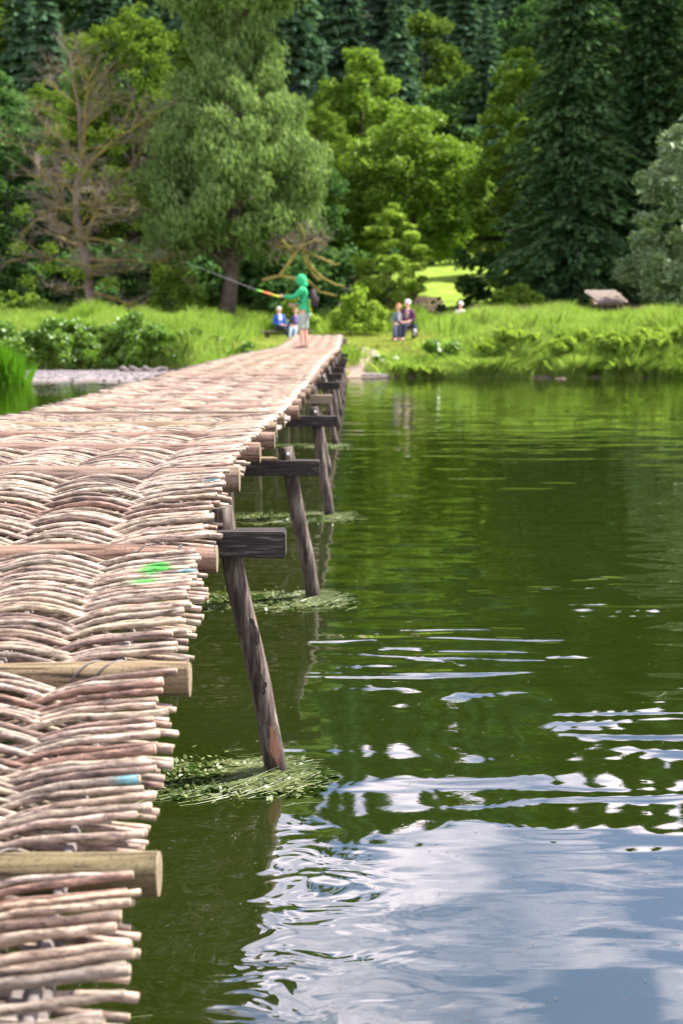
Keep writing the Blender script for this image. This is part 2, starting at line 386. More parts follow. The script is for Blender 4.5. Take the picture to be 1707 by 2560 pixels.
# a fast current swirls round the nearest piles by the bridge
dxx = mul(sp.outputs[0], 0.55, 'ADD'); dyy = mul(sp.outputs[1], -3.3, 'ADD')
rr = mul(mul(mul(dxx, dxx), 3.0), mul(dyy, dyy), 'ADD')
sw = N(t, 'ShaderNodeMapRange'); sw.interpolation_type = 'SMOOTHSTEP'; sw.inputs['From Min'].default_value = 2.2; sw.inputs['From Max'].default_value = 0.0; t.links.new(rr, sw.inputs[0])
w4 = noise(t, pos, 1.0, 2, 0.5, 0.9, (4.5, 6.0, 1))
sp = N(t, 'ShaderNodeSeparateXYZ'); t.links.new(pos, sp.inputs[0])
h = mul(mul(w1, 0.0105), mul(mul(w2, 0.0021), patch), 'ADD')
w5 = noise(t, pos, 1.0, 1, 0.4, 0.4, (1.5, 5.0, 1))
for (zx, zy, za, zr) in ((0.45, 6.7, 0.028, 1.0), (1.35, 5.6, 0.022, 0.7), (1.5, 8.0, 0.02, .8), (0.9, 4.55, .010, .8)):
    ex = mul(sp.outputs[0], -zx, 'ADD'); ey = mul(sp.outputs[1], -zy, 'ADD'); e2 = mul(mul(ex, ex), mul(ey, ey), 'ADD')
    zm = N(t, 'ShaderNodeMapRange'); zm.interpolation_type = 'SMOOTHSTEP'; zm.inputs['From Min'].default_value = zr * zr; zm.inputs['From Max'].default_value = 0.0; t.links.new(e2, zm.inputs[0])
    h = mul(h, mul(mul(w5, za), zm.outputs[0]), 'ADD')
h = mul(h, mul(mul(w3, 0.00012), patch), 'ADD')
h = mul(h, mul(mul(w4, 0.0115), sw.outputs[0]), 'ADD')
b = N(t, 'ShaderNodeBump'); b.inputs['Strength'].default_value = 1.0; b.inputs['Distance'].default_value = 1.0
t.links.new(h, b.inputs['Height'])
fr = N(t, 'ShaderNodeFresnel'); fr.inputs['IOR'].default_value = 2.9; t.links.new(b.outputs[0], fr.inputs['Normal'])
gl = N(t, 'ShaderNodeBsdfGlossy'); gl.inputs['Roughness'].default_value = 0.0; gl.inputs[0].default_value = (1, 1, 1, 1); t.links.new(b.outputs[0], gl.inputs['Normal'])
tr = N(t, 'ShaderNodeBsdfTransparent'); tr.inputs[0].default_value = (0.42, 0.52, 0.24, 1)
df = N(t, 'ShaderNodeBsdfDiffuse'); df.inputs[0].default_value = (0.060, 0.098, 0.010, 1)
mA = N(t, 'ShaderNodeMixShader'); mA.inputs[0].default_value = 0.20; t.links.new(tr.outputs[0], mA.inputs[1]); t.links.new(df.outputs[0], mA.inputs[2])
mB = N(t, 'ShaderNodeMixShader'); t.links.new(fr.outputs[0], mB.inputs[0]); t.links.new(mA.outputs[0], mB.inputs[1]); t.links.new(gl.outputs[0], mB.inputs[2])
t.links.new(mB.outputs[0], out.inputs[0]); M['water'] = m
V, Fc = grid(np.linspace(-600, 600, 13), np.array([-14., 0, 20, 43.5]), lambda x, y: x * 0)
tag(put('river', mesh_np('river', V, Fc, m)), kind='structure')

# ------------------------------------------------------------------ the bridge
_pY = [1.2, 1.85, 2.2, 2.6, 3.4, 4.3, 5.15, 6.0, 7.0, 8.0, 12, 18.5, 26, 34, 40, 47]
_pZ = []
for Y_, py_ in zip(_pY, [None, None, 2560, 2165, 1680, 1384, 1182, 1122, 1082, 1052, 968, 911, 884, 873, 856, 838]):
    _pZ.append(None if py_ is None else float(atY(853, py_, Y_)[2]))
_pZ[0] = 0.20; _pZ[1] = 0.36
_pZ[2] = 0.455
def deckZ(Y): return float(np.interp(Y, _pY, _pZ))
_ys2 = np.linspace(1.2, 47, 1200); _zs2 = np.interp(_ys2, _pY, _pZ)
_k = np.hanning(15); _k /= _k.sum(); _zs2 = np.convolve(np.pad(_zs2, 7, mode='edge'), _k, mode='valid')
def deckZ(Y): return float(np.interp(Y, _ys2, _zs2))
def deckR(Y): return float(np.interp(Y, [1.2, 2.2, 2.6, 3.4, 4.3, 5.15, 6.1, 7.5, 9, 11.8, 18.3, 33, 40, 47], [-.32, -.335, -.362, -.385, -.395, -.385, -.37, -.355, -.31, -.27, -.215, -.05, 0.0, 0.03]))
W = 1.50
bridge = root('wicker_footbridge', (-1.1, 24, 0), 'long wavy footbridge of woven rods on log crossbars and splayed wooden legs', 'bridge')
BO = Vector((-1.1, 24, 0))
def bpart(name, mb, mat, smooth=False, bevel=0, parent=None):
    mb.v = [tuple(Vector(v) - BO) for v in mb.v]
    return mb.build(name, mat, bridge if parent is None else parent, smooth, bevel)

logsY = [1.72, 2.6, 3.4, 4.3, 5.15, 6.0, 6.72]
while logsY[-1] < 46: logsY.append(logsY[-1] + random.uniform(0.70, 0.80))
def gcol(base, v=0.15):
    k = random.uniform(1 - v, 1 + v); return (min(1.4, base[0] * k * random.uniform(.95, 1.05)), base[1] * k, min(1.4, base[2] * k * random.uniform(.93, 1.07)), 1)

NSEC = 5; S = W / NSEC
def rod_data(Y, par, nseg, messy=0.0):
    xr = deckR(Y); xc = xr - W / 2 - 0.02
    ext_r = random.uniform(-0.03, 0.008) + (0.014 if par < 0 else 0)
    ext_l = random.uniform(-0.03, 0.05)
    a = random.uniform(0.027, 0.035); amp = float(np.interp(Y, [4.8, 6.5], [1, .68])); ph = random.uniform(-0.02, 0.02)
    yj = [random.gauss(0, 0.0045 + 0.012 * messy) for _ in range(7)]
    tilt = random.gauss(0, 0.006 + 0.03 * messy)
    dzj = random.gauss(0, 0.003 + 0.012 * messy)
    us = np.linspace(-W / 2 - ext_l, W / 2 + ext_r, nseg + 1)
    pts = []
    for u in us:
        q = (u / W + 0.5) * 6; q = min(max(q, 0), 5.999); i = int(q); f = q - i; f = f * f * (3 - 2 * f)
        yy = Y + yj[i] * (1 - f) + yj[i + 1] * f + tilt * u / W
        au = abs(u)
        if au < 2 * S: w = math.cos(PI * (u + ph) / S)
        else: w = math.cos(PI * (2 * S + ph * (1 if u > 0 else -1)) / S) * (1 + (au - 2 * S) / S * 0.95)
        pts.append((xc + u, yy, deckZ(yy) + par * a * amp * w + dzj - 0.012 + random.gauss(0, 0.0006)))
    return pts
def rod_cols(pts, base, Y, blue=False, paint=None):
    cols = []
    n = len(pts)
    for i, p in enumerate(pts):
        c = base
        if paint and paint[0] < p[0] < paint[1]:
            q_ = random.uniform(.7, 1.0); c = (base[0] * (1 - .85 * q_), min(1.7, base[1] * (1 + .8 * q_)), base[2] * (1 - .75 * q_), 1)
        if blue and i >= n - 2: c = (0.25, 0.72, 1.0, 1)
        cols.append(c)
    return cols
BASES = [(1.0, 0.96, 0.92), (1.06, 1.02, 0.96), (0.90, 0.82, 0.78), (0.66, 0.56, 0.54), (0.95, 0.85, 0.78), (0.82, 0.79, 0.70), (1.08, 1.04, 0.98), (0.98, 0.93, 0.88), (0.62, 0.60, 0.57), (0.78, 0.76, 0.72), (0.46, 0.38, 0.35)]
rodYs = []
Y = 1.80; par = 1
while Y < 46.4:
    near = min(abs(Y - l) for l in logsY)
    if near > (0.046 if Y > 2.7 else .05):
        rodYs.append((Y, par)); par = -par
    Y += (0.0148 if Y < 4.4 else 0.0168) if Y < 9 else 0.022
    if Y > 12: Y += 0.006
blue_at = [2.85, 4.05, 4.95]; blue_i = set()
for b_ in blue_at:
    k = min((i for i in range(len(rodYs)) if rodYs[i][1] > 0), key=lambda i: abs(rodYs[i][0] - b_)); blue_i.add(k)
red_at = [2.98, 3.25, 4.72, 2.5]
for i, (Y, par) in enumerate(rodYs[:300]):
    messy = 1.0 if Y < 2.32 else (0.35 if Y < 2.6 else 0.0)
    if messy == 1.0 and random.random() < 0.12: continue
    nseg = 46 if Y < 6.2 else 26
    pts = rod_data(Y, par, nseg, messy)
    if messy == 1.0 and random.random() < 0.35: pts = pts[:int(len(pts) * random.uniform(0.75, 0.92))] if random.random() < .5 else pts[int(len(pts) * random.uniform(0.5, .8)):]
    bs = random.choice(BASES); 
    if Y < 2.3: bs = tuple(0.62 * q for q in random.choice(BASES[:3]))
    base = gcol(bs)
    if any(abs(Y - r_) < 0.02 for r_ in red_at): base = (0.62, 0.44, 0.39, 1)
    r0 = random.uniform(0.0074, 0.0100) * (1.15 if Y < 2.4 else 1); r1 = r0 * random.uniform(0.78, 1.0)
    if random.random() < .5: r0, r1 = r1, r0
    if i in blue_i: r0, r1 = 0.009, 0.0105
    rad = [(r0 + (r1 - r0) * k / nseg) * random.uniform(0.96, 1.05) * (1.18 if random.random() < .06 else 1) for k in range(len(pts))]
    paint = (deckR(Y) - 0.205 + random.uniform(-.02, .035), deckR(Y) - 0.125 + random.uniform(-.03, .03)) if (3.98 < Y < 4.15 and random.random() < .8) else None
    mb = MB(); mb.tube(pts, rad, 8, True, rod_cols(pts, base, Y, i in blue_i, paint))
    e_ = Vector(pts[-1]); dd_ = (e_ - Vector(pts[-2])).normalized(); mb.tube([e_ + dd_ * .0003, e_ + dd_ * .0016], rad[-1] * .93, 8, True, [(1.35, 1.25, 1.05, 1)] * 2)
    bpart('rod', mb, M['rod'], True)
mb = MB()
for (Y, par) in rodYs[300:]:
    ns = 24 if Y < 16 else 15
    pts = rod_data(Y, par, ns); r0 = random.uniform(0.0095, 0.0125)
    base = gcol(random.choice(BASES))
    mb.tube(pts, r0, 5 if Y < 16 else 4, True, [base] * len(pts))
o = bpart('rods', mb, M['rod'], True); o['kind'] = 'stuff'

# crossbar logs, wire ties
for i, Y in enumerate(logsY):
    if i and Y > 46.2: continue
    r = random.uniform(0.041, 0.047) if i > 3 else .043
    xr = deckR(Y) + (0.012 if i < 5 else random.uniform(0.0, 0.05)); xl = deckR(Y) - W - random.uniform(0.0, 0.06)
    z = deckZ(Y) - 0.017
    n = 22
    pts = [(xl + (xr - xl) * k / n, Y + 0.004 * math.sin(k * .7 + i), z + 0.004 * math.sin(k * 0.5 + i * 2)) for k in range(n + 1)]
    rad = [r * (1 + 0.02 * math.sin(k * 1.3 + i * 3)) for k in range(n + 1)]
    base = {1: (0.50, 0.52, 0.33), 2: (0.74, 0.72, 0.52), 3: (0.86, 0.70, 0.64), 4: (0.8, 0.74, 0.70)}.get(i, random.choice([(1.0, .93, .88), (1.05, .96, .88), (0.85, .80, .74), (0.85, 0.72, .68), (.9, .87, .70)]))
    mb = MB(); mb.tube(pts, rad, 16, False, [(*base, 1)] * (n + 1))
    lg = bpart('log', mb, M['log'], True)
    mb = MB(); mb.tube([(xr - 0.001, Y, z), (xr + 0.003, Y, z)], [r * 1.0, r * 0.98], 16, True)
    bpart('cut_end', mb, M['cut'], False, parent=lg)
    mb = MB(); mb.tube([(xl + 0.001, Y, z), (xl - 0.003, Y, z)], [r * 1.0, r * 0.98], 16, True)
    bpart('cut_end', mb, M['cut'], False, parent=lg)
M['wire'] = plain('wire', (0.11, 0.10, 0.10), 0.5, 0.3, 20, 0.5, 0.6)
logobjs = [o for o in bridge.children if o.name.startswith('log')]
def tie(i, xo, lean, width=0.0022):
    Y = logsY[i]; z = deckZ(Y) - 0.017; r = 0.0445
    pts = []
    for k in range(17):
        a = math.radians(-30 + 240 * k / 16)      # round the front and over the top
        pts.append((deckR(Y) - xo + lean * (k / 16 - .5), Y - math.cos(a) * (r + .002), z + math.sin(a) * (r + .002)))
    mb = MB(); mb.tube(pts, width, 5)
    bpart('wire_tie', mb, M['wire'], True, parent=logobjs[i])
tie(1, 0.285, 0.16); tie(2, 0.22, 0.15); tie(2, 0.165, 0.17); tie(3, 0.19, 0.15); tie(4, 0.25, 0.20); tie(5, 0.22, 0.12); tie(6, .25, .1); tie(7, .3, .1)
def band(i, xo):
    Y = logsY[i]; z = deckZ(Y) - 0.017; r = 0.0445; mb = MB()
    for k in range(16):
        a0, a1 = math.radians(-60 + 300 * k / 16), math.radians(-60 + 300 * (k + 1) / 16); x = deckR(Y) - xo
        q = [(x, Y - math.cos(a0) * r, z + math.sin(a0) * r), (x + .010, Y - math.cos(a0) * r, z + math.sin(a0) * r),
             (x + .010, Y - math.cos(a1) * r, z + math.sin(a1) * r), (x, Y - math.cos(a1) * r, z + math.sin(a1) * r)]
        mb.add(q, [(0, 1, 2, 3)])
    bpart('wire_band', mb, M['wire'], True, parent=logobjs[i])
band(2, 0.11); band(3, 0.10); band(4, 0.09)

# weaving poles and bearer planks under the deck
for k in range(-2, 3):
    mb = MB(); ysx = np.arange(1.5, 46.5, 0.45 if k else 0.45)
    mb.tube([(deckR(y) - W / 2 - .02 + k * S, y, deckZ(y) - 0.014) for y in ysx], 0.013, 6)
    bpart('weaving_pole', mb, M['greywood'], True)
# trestles: (water px, water py) of the right leg, (px,py) top of the leg, beam right end x, beam front top py
tr_spec = [((690, 1938), (553, 1268), 713, 1331, 1396), ((783, 1497), (714, 1118), 799, 1153, 1190), ((822, 1290), (784, 1018), 844, 1041, 1067)]
rows = []
for (wx, wy), (tx, ty), bx, bt, bb in tr_spec:
    w = atZ(wx, wy, 0.0); Yb = w[1] - 0.10; top = atY(tx, ty, w[1])
    e = atY(bx, bt, Yb); e2 = atY(bx, bb, Yb)
    rows.append((w, top, e[0], e[2], e[2] - e2[2], Yb))
Yv = 14.7
while Yv < 38.5:
    xr = deckR(Yv); zt = deckZ(Yv) - 0.205
    if Yv < 15: xr -= .04
    rows.append((np.array([xr + 0.14, Yv + .1, 0]), np.array([xr - 0.02, Yv + .1, zt + 0.11]), xr + 0.19, zt, 0.088, Yv)); Yv += 3.15
for j, (w, top, bx, bz, bh, Yb) in enumerate(rows):
    bh = min(bh, 0.095)
    xl = deckR(Yb) - W - 0.22
    mb = MB(); L = bx - xl
    mb.box(((bx + xl) / 2, Yb + 0.06, bz - bh / 2), (L, 0.115, bh))
    bpart('beam', mb, M['beam'] if j != 3 else M['plank'], False, 0.005)
    def leg(p0, p1, r, bend, seed):
        R = random.Random(seed); d = p1 - p0; n = 26; pts = []; rad = []
        for k in range(n + 1):
            f = k / n; p = p0 + d * f
            pts.append((p[0] + bend * math.sin(f * PI) + 0.0035 * math.sin(f * 17 + seed), p[1] + 0.004 * math.sin(f * 11 + seed * 2), p[2]))
            rad.append(r * (1.05 - 0.10 * f) * (1 + 0.05 * math.sin(f * 13 + seed) * math.sin(f * 29 + seed) + R.uniform(-.015, .015)))
        mb = MB(); mb.tube(pts, rad, 14); return mb
    p0 = np.array(w); p1 = np.array(top); dv = p1 - p0
    r = 0.038 if j == 0 else 0.042
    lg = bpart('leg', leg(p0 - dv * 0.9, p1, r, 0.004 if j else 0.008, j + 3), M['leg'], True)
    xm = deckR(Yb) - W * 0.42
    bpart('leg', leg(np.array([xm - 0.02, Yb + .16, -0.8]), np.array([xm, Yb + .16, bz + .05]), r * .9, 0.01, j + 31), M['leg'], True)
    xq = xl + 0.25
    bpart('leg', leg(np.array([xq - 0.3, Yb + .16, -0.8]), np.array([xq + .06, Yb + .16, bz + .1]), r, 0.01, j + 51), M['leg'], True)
    if 1 <= j < 6:
        mb = MB(); c = top + np.array([0.012, -0.046, -0.03]); mb.tube([c, c + np.array([0.004, -.012, 0])], 0.011, 8)
        bpart('bolt', mb, plain('bolt_steel', (0.6, 0.62, 0.65), 0.3, 0.1, 5, 0.5, 0.9) if 'bolt' not in M else M['bolt'], False, parent=lg)
# torn bark on the nearest leg
w, top = rows[0][0], rows[0][1]
M['redbark'] = wood('torn_bark', [(0.3, (0.20, 0.09, 0.05)), (0.7, (0.50, 0.28, 0.18))], grain=(14, 14, 1.5))
leg0 = [o for o in bridge.children if o.name.startswith('leg')][0]
for f0, f1, ang, wd, mt in ((0.05, 0.20, -70, 0.018, 'redbark'), (0.10, 0.28, -100, 0.016, 'leg'), (0.32, 0.40, -75, .014, 'leg'), (0.02, 0.10, -95, .012, 'leg'), (0.5, .6, -60, .012, 'leg')):
    mb = MB(); V = []
    for k in range(9):
        f = f0 + (f1 - f0) * k / 8; c = w + (top - w) * f; ww = wd * math.sin(PI * (k + .6) / 9.2) * random.uniform(.7, 1.2)
        for s_, off in ((-1, 0.001), (0, 0.006), (1, 0.010)):
            a = math.radians(ang) + s_ * ww / 0.04
            rr_ = 0.0395 + off * random.uniform(.5, 1.4); V.append((c[0] + .008 * math.sin(f * PI) + math.cos(a) * rr_, c[1] + math.sin(a) * rr_, c[2]))
    Fs = []
    for k in range(8):
        for j in range(2): Fs.append((k * 3 + j, k * 3 + j + 1, k * 3 + j + 4, k * 3 + j + 3))
    mb.add(V, Fs); bpart('bark_flake', mb, M[mt], True, parent=leg0)
for u in (0.30, W - 0.30, W * .55):
    mb = MB(); yy = np.arange(1.5, 46, 0.6)
    mb.tube([(deckR(y) - u, y, deckZ(y) - 0.075 - 0.04) for y in yy], 0.034, 8)
    bpart('bearer_pole', mb, M['leg'], True)
mb = MB(); c = (deckR(2.05) - .18, 2.05, deckZ(2.05) - .045); mb.box(c, (0.07, 0.75, 0.02), (math.atan(.27), 0, .05)); bpart('plank', mb, M['greywood'], False, .003)
mb = MB(); c = (deckR(3.0) - .74, 2.62, deckZ(2.62) - .05); mb.box(c, (0.09, 1.2, 0.02), (math.atan(.27), 0, 0)); bpart('plank', mb, M['greywood'], False, .003)
Yp = 8.35; mb = MB(); mb.box((deckR(Yp) - W / 2 - .02, Yp, deckZ(Yp) + 0.022), (W - 0.12, 0.035, 0.02)); bpart('batten', mb, M['plank'], False, .002)
Yb = rows[1][5]; mb = MB(); mb.box((rows[1][2] - 0.31, Yb + .05, rows[1][3] + 0.0085), (0.15, 0.10, 0.015), (0, 0, .12)); bpart('wedge', mb, M['cut'], False, .002)
mb = MB(); Ye = 46.35; mb.box((deckR(Ye) - W / 2, Ye + .3, 0.86), (W + .3, 0.7, 0.25)); bpart('landing_sill', mb, M['greywood'], False, .02)

# ------------------------------------------------------------------ vegetation builders
def leaves_mesh(name, P, size, mat, up=0.3, elong=1.0, dirs=None, jitter=0.35):
    n = len(P); sz = size * (1 + jitter * rng.uniform(-1, 1, n))
    nr = rng.normal(size=(n, 3)); nr[:, 2] = np.abs(nr[:, 2]) + up; nr /= np.linalg.norm(nr, axis=1)[:, None]
    if dirs is None: d = rng.normal(size=(n, 3))
    else: d = dirs + 0.25 * rng.normal(size=(n, 3))
    a = d - nr * np.sum(d * nr, 1)[:, None] if dirs is None else d
    a /= np.linalg.norm(a, axis=1)[:, None] + 1e-9
    b = np.cross(nr, a); b /= np.linalg.norm(b, axis=1)[:, None] + 1e-9
    a = a * (sz * elong)[:, None]; b = b * sz[:, None]
    V = np.empty((n, 4, 3)); V[:, 0] = P - a * .5; V[:, 1] = P + b * .42 - a * .05; V[:, 2] = P + a * .5; V[:, 3] = P - b * .42 - a * .05
    Fc = np.arange(n * 4).reshape(n, 4)
    return mesh_np(name, V.reshape(-1, 3), Fc, mat)
def clump_points(C, R, n, flat=0.62, shell=0.55):
    w = R ** 2; idx = rng.choice(len(C), n, p=w / w.sum())
    d = rng.normal(size=(n, 3)); d[:, 2] = d[:, 2] * 0.9 + 0.25; d /= np.linalg.norm(d, axis=1)[:, None]
    rr = (shell + (1 - shell) * rng.random(n)) * R[idx] * rng.uniform(0.75, 1.15, n)
    P = C[idx] + d * rr[:, None] * np.array([1, 1, flat]); return P
def crown_clumps(H, base, Rmax, prof, nc, rc, cx=None, seed=0):
    r_ = np.random.default_rng(seed); C = []; Rr = []
    while len(C) < nc:
        tt = r_.random(); R_ = prof(tt) * Rmax
        if r_.random() > prof(tt) + .1: continue
        a = r_.random() * 2 * PI; q = math.sqrt(r_.random()) ** 0.6 * R_
        x0 = cx(tt) if cx else 0
        C.append((x0 + q * math.cos(a), q * math.sin(a), base + (H - base) * tt)); Rr.append(rc * r_.uniform(0.6, 1.3) * (0.65 + .35 * prof(tt)))
    return np.array(C), np.array(Rr)
def limbs(mb, C, H, r0, count, seed, base=0.25, lean=0.0, bendz=0.6, n=5, trunktop=0.85, cx=None):
    R = random.Random(seed)
    f = lambda t_: (cx(t_) if cx else 0)
    tp = [(f(max(0, (k / 8))) * 0.8 + R.uniform(-.1, .1) * (k > 0), R.uniform(-.1, .1) * (k > 0), H * trunktop * k / 8) for k in range(9)]
    mb.tube(tp, [r0 * (1.25 if k == 0 else 1 - k / 9.3) for k in range(9)], 8)
    for c in sorted(R.sample(range(len(C)), min(count, len(C)))):
        c = C[c]; zt = max(H * base * .6, min(c[2] - R.uniform(.5, 2.2), H * trunktop * .9)); k = zt / (H * trunktop) * 8; i = min(int(k), 7)
        s0 = Vector(tp[i]).lerp(Vector(tp[i + 1]), k - i); e = Vector(c); pts = []
        for q in range(n + 1):
            g = q / n; p = s0.lerp(e, g); p.z += math.sin(g * PI) * bendz * .4 * (1 - g) ; p.x += R.uniform(-.1, .1) * (0 < q < n); pts.append(p)
        rb = r0 * 0.42 * (1 - zt / H * .6); mb.tube(pts, [rb * (1 - .8 * q / n) for q in range(n + 1)], 5, False)

def decid_meshes(name, H, base, Rmax, prof, nc, rc, nleaf, size, mat, seed=0, flat=.6, cx=None, up=.3, elong=1.2, r0=.22, nl=16, droop=False, barkmat=None):
    C, R = crown_clumps(H, base, Rmax, prof, nc, rc, cx, seed)
    P = clump_points(C, R, nleaf, flat)
    dirs = None
    if droop: dirs = np.tile(np.array([[0.25, 0, -1.0]]), (len(P), 1)) + .3 * rng.normal(size=(len(P), 3)); 
    me = leaves_mesh(name + '_crown', P, size, mat, up, elong, dirs)
    mb = MB(); limbs(mb, C, H, r0, nl, seed, base / H, cx=cx)
    return me, mb.mesh(name + '_trunk', barkmat or M['bark'], True)
def tree(name, meshes, loc, label, cat='tree', group=None, rz=0, sc=1.0):
    r = root(name, loc, label, cat, group); r.rotation_euler = (0, 0, rz); r.scale = (sc, sc, sc) if not hasattr(sc, '__len__') else sc
    put('crown', meshes[0], r); put('trunk', meshes[1], r); return r
def place(px, Y, dz=0.0):
    x = (px - 853.5) / F * (Y * math.cos(PITCH) ** 2 + Y * math.sin(PITCH) ** 2); x = atY(px, 800, Y)[0]
    return (x, Y, float(T(x, Y)) + dz)

def conifer_meshes(name, H, R0, mat, seed, step=0.42, droop=0.35, size=0.34, base=0.06, dens=1.0):
    r_ = random.Random(seed); P = []; D = []; mb = MB()
    mb.tube([(0, 0, 0), (0, 0, H * .5), (0, 0, H * .98)], [H * .016, H * .010, .02], 7)
    z = H * base
    while z < H * 0.985:
        tt = z / H; L = R0 * (1 - tt) ** 0.82 * r_.uniform(.82, 1.12) + .12
        nb = max(5, int(7 * dens)); a0 = r_.random() * 6.28
        for k in range(nb):
            a = a0 + k * 2 * PI / nb + r_.uniform(-.25, .25); Lb = L * r_.uniform(.7, 1.15)
            ca, sa = math.cos(a), math.sin(a); zz_ = z + r_.uniform(-.2, .2)
            ns = max(3, int(Lb / .17 * dens))
            if k % 2 == 0 and Lb > 1: mb.tube([(0, 0, zz_), (ca * Lb * .6, sa * Lb * .6, zz_ - droop * Lb * .3), (ca * Lb * .95, sa * Lb * .95, zz_ - droop * Lb * .5)], [.035, .02, .006], 4, False)
            for i in range(ns):
                q = (i + r_.random()) / ns; q = .12 + .88 * q
                w = (1 - abs(q - .55)) * .55 * min(1.0, Lb / 2.2) + .08
                for _ in range(2):
                    s = r_.uniform(-1, 1) * w
                    px = ca * Lb * q - sa * s; py = sa * Lb * q + ca * s
                    pz = zz_ - droop * Lb * q * q + .10 * Lb * q - abs(s) * .35
                    P.append((px, py, pz)); D.append((ca * .8 - sa * s * .8, sa * .8 + ca * s * .8, -.55 + .3 * q))
        z += step * (1.15 - .45 * tt)
    P = np.array(P); D = np.array(D)
    return leaves_mesh(name + '_crown', P, size, mat, .8, 2.1, D), mb.mesh(name + '_trunk', M['bark'], True)

dome = lambda t_: math.sin(PI * min(1, (t_ * .92 + .08))) ** .55
tall = lambda t_: (min(1, t_ * 3 + .35)) * (1 - max(0, t_ - .45) / .58) ** .55
# --- the named trees
wcx = lambda t_: -0.6 + 2.4 * t_ * t_ + 0.5 * math.sin(t_ * 7)
Wm = decid_meshes('willow', 18.5, 3.2, 3.75, lambda t_: (.75 + .25 * math.sin(t_ * 9)) * (1 - max(0, t_ - .7) / .32) ** .5 if t_ < 1 else 0, 300, .85, 78000, .115, M['willow'], 4, .85, wcx, .3, 2.4, .34, 40, True)
tree('willow_tree', Wm, place(590, 61), 'tall soft olive green willow rising out of frame behind the angler', 'tree', sc=1.0)
Am = decid_meshes('alder', 15.5, 3.0, 3.6, tall, 260, .75, 36000, .18, M['alder'], 6, .75, None, .5, 1.3, .25, 22)
tree('broadleaf_tree', Am, place(340, 73), 'tall mid green broadleaf tree standing behind the bare tree', 'tree')
Mm = decid_meshes('maple', 10.6, 2.1, 4.3, dome, 330, .72, 42000, .18, M['maple'], 8, .7, None, .7, 1.3, .25, 22)
tree('broadleaf_tree', Mm, place(1030, 84), 'broad domed yellow green tree at the middle of the meadow edge', 'tree', sc=(1, 1, 1.02))
Bm = decid_meshes('lime', 12.5, 1.0, 3.5, tall, 240, .75, 32000, .19, M['maple'], 18, .7, None, .7, 1.3, .25, 20)
tree('broadleaf_tree', Bm, place(900, 96), 'taller yellow green tree between the willow and the domed tree', 'tree', sc=1.18)
Ym = decid_meshes('ash_sapling', 5.3, .5, 1.75, tall, 110, .38, 14000, .12, M['young'], 12, .5, None, .5, 1.5, .07, 14)
tree('young_tree', Ym, place(975, 65), 'small bright green young tree in front of the domed tree', 'young tree')
Em = decid_meshes('beech', 13.5, .5, 2.6, tall, 170, .65, 24000, .19, M['maple'], 22, .6, None, .8, 1.4, .2, 16)
tree('broadleaf_tree', Em, place(1285, 78), 'slender yellow green tree pressed against the dark spruces', 'tree')
Sm = decid_meshes('silver_willow', 8.8, .3, 2.9, tall, 120, .72, 32000, .13, M['silver'], 25, .65, None, .3, 1.7, .2, 18)
tree('silver_willow', Sm, place(1742, 60), 'silvery grey leaved willow at the right edge of the photo', 'tree', sc=(1.05, 1, .96))
Dm = decid_meshes('dark_oak', 10.5, .3, 3.5, dome, 170, .8, 22000, .2, M['deep'], 28, .6, None, .4, 1.2, .25, 14)
tree('broadleaf_tree', Dm, place(35, 71), 'dark green rounded tree at the left edge behind the bare tree', 'tree')
sp1 = conifer_meshes('spruce_a', 22, 4.3, M['spruce'], 3, .36, .42, .20, .04, 1.75)
sp2 = conifer_meshes('spruce_b', 24, 3.9, M['spruce'], 5, .38, .45, .21, .05, 1.7)
tree('spruce_tree', sp1, place(1425, 70), 'towering dark spruce with boughs reaching down left of the shed roof', 'spruce')
tree('spruce_tree', sp2, place(1610, 72), 'towering dark spruce directly behind the little shed roof', 'spruce', rz=1.1)
tree('spruce_tree', sp2, place(1770, 70), 'towering dark spruce rising behind the silver willow', 'spruce', rz=2.7, sc=.95)
tree('spruce_tree', sp1, place(1520, 80), 'dark spruce further back between the two tall ones', 'spruce', rz=2.2, sc=1.05)
# leafy mass behind on the left side
spots = [(120, 84, Am, .8, 'mid green tree in shade behind the dark rounded tree'), (-60, 80, Dm, 1.25, 'dark tree just beyond the left edge'), (470, 80, Dm, 1.1, 'dark green tree filling the gap left of the willow'), (250, 92, Dm, 1.3, 'dark green tree deep behind the broadleaf by the bare tree'),
         (700, 78, Dm, .95, 'dark green tree behind the right side of the willow'), (800, 88, Am, .72, 'shaded green tree right of the willow crown'), (560, 90, Am, 1.15, 'shaded tree hidden behind the willow crown'), (1440, 100, Am, .9, 'shaded green tree behind the tall dark spruces'),
         (980, 104, Dm, 1.0, 'dark tree above the domed tree'), (1640, 92, Dm, 1.1, 'dark green tree deep behind the small shed'), (1760, 80, Am, 1.0, 'mid green tree beyond the right edge'), (-200, 75, Am, 1.0, 'mid green tree left of the frame'), (1950, 75, Dm, 1.1, 'dark tree right of the frame')]
for k, (px, Y, ms, sc_, lb) in enumerate(spots):
    tree('broadleaf_tree', ms, place(px, Y), lb, 'tree', rz=k * 1.3, sc=sc_)
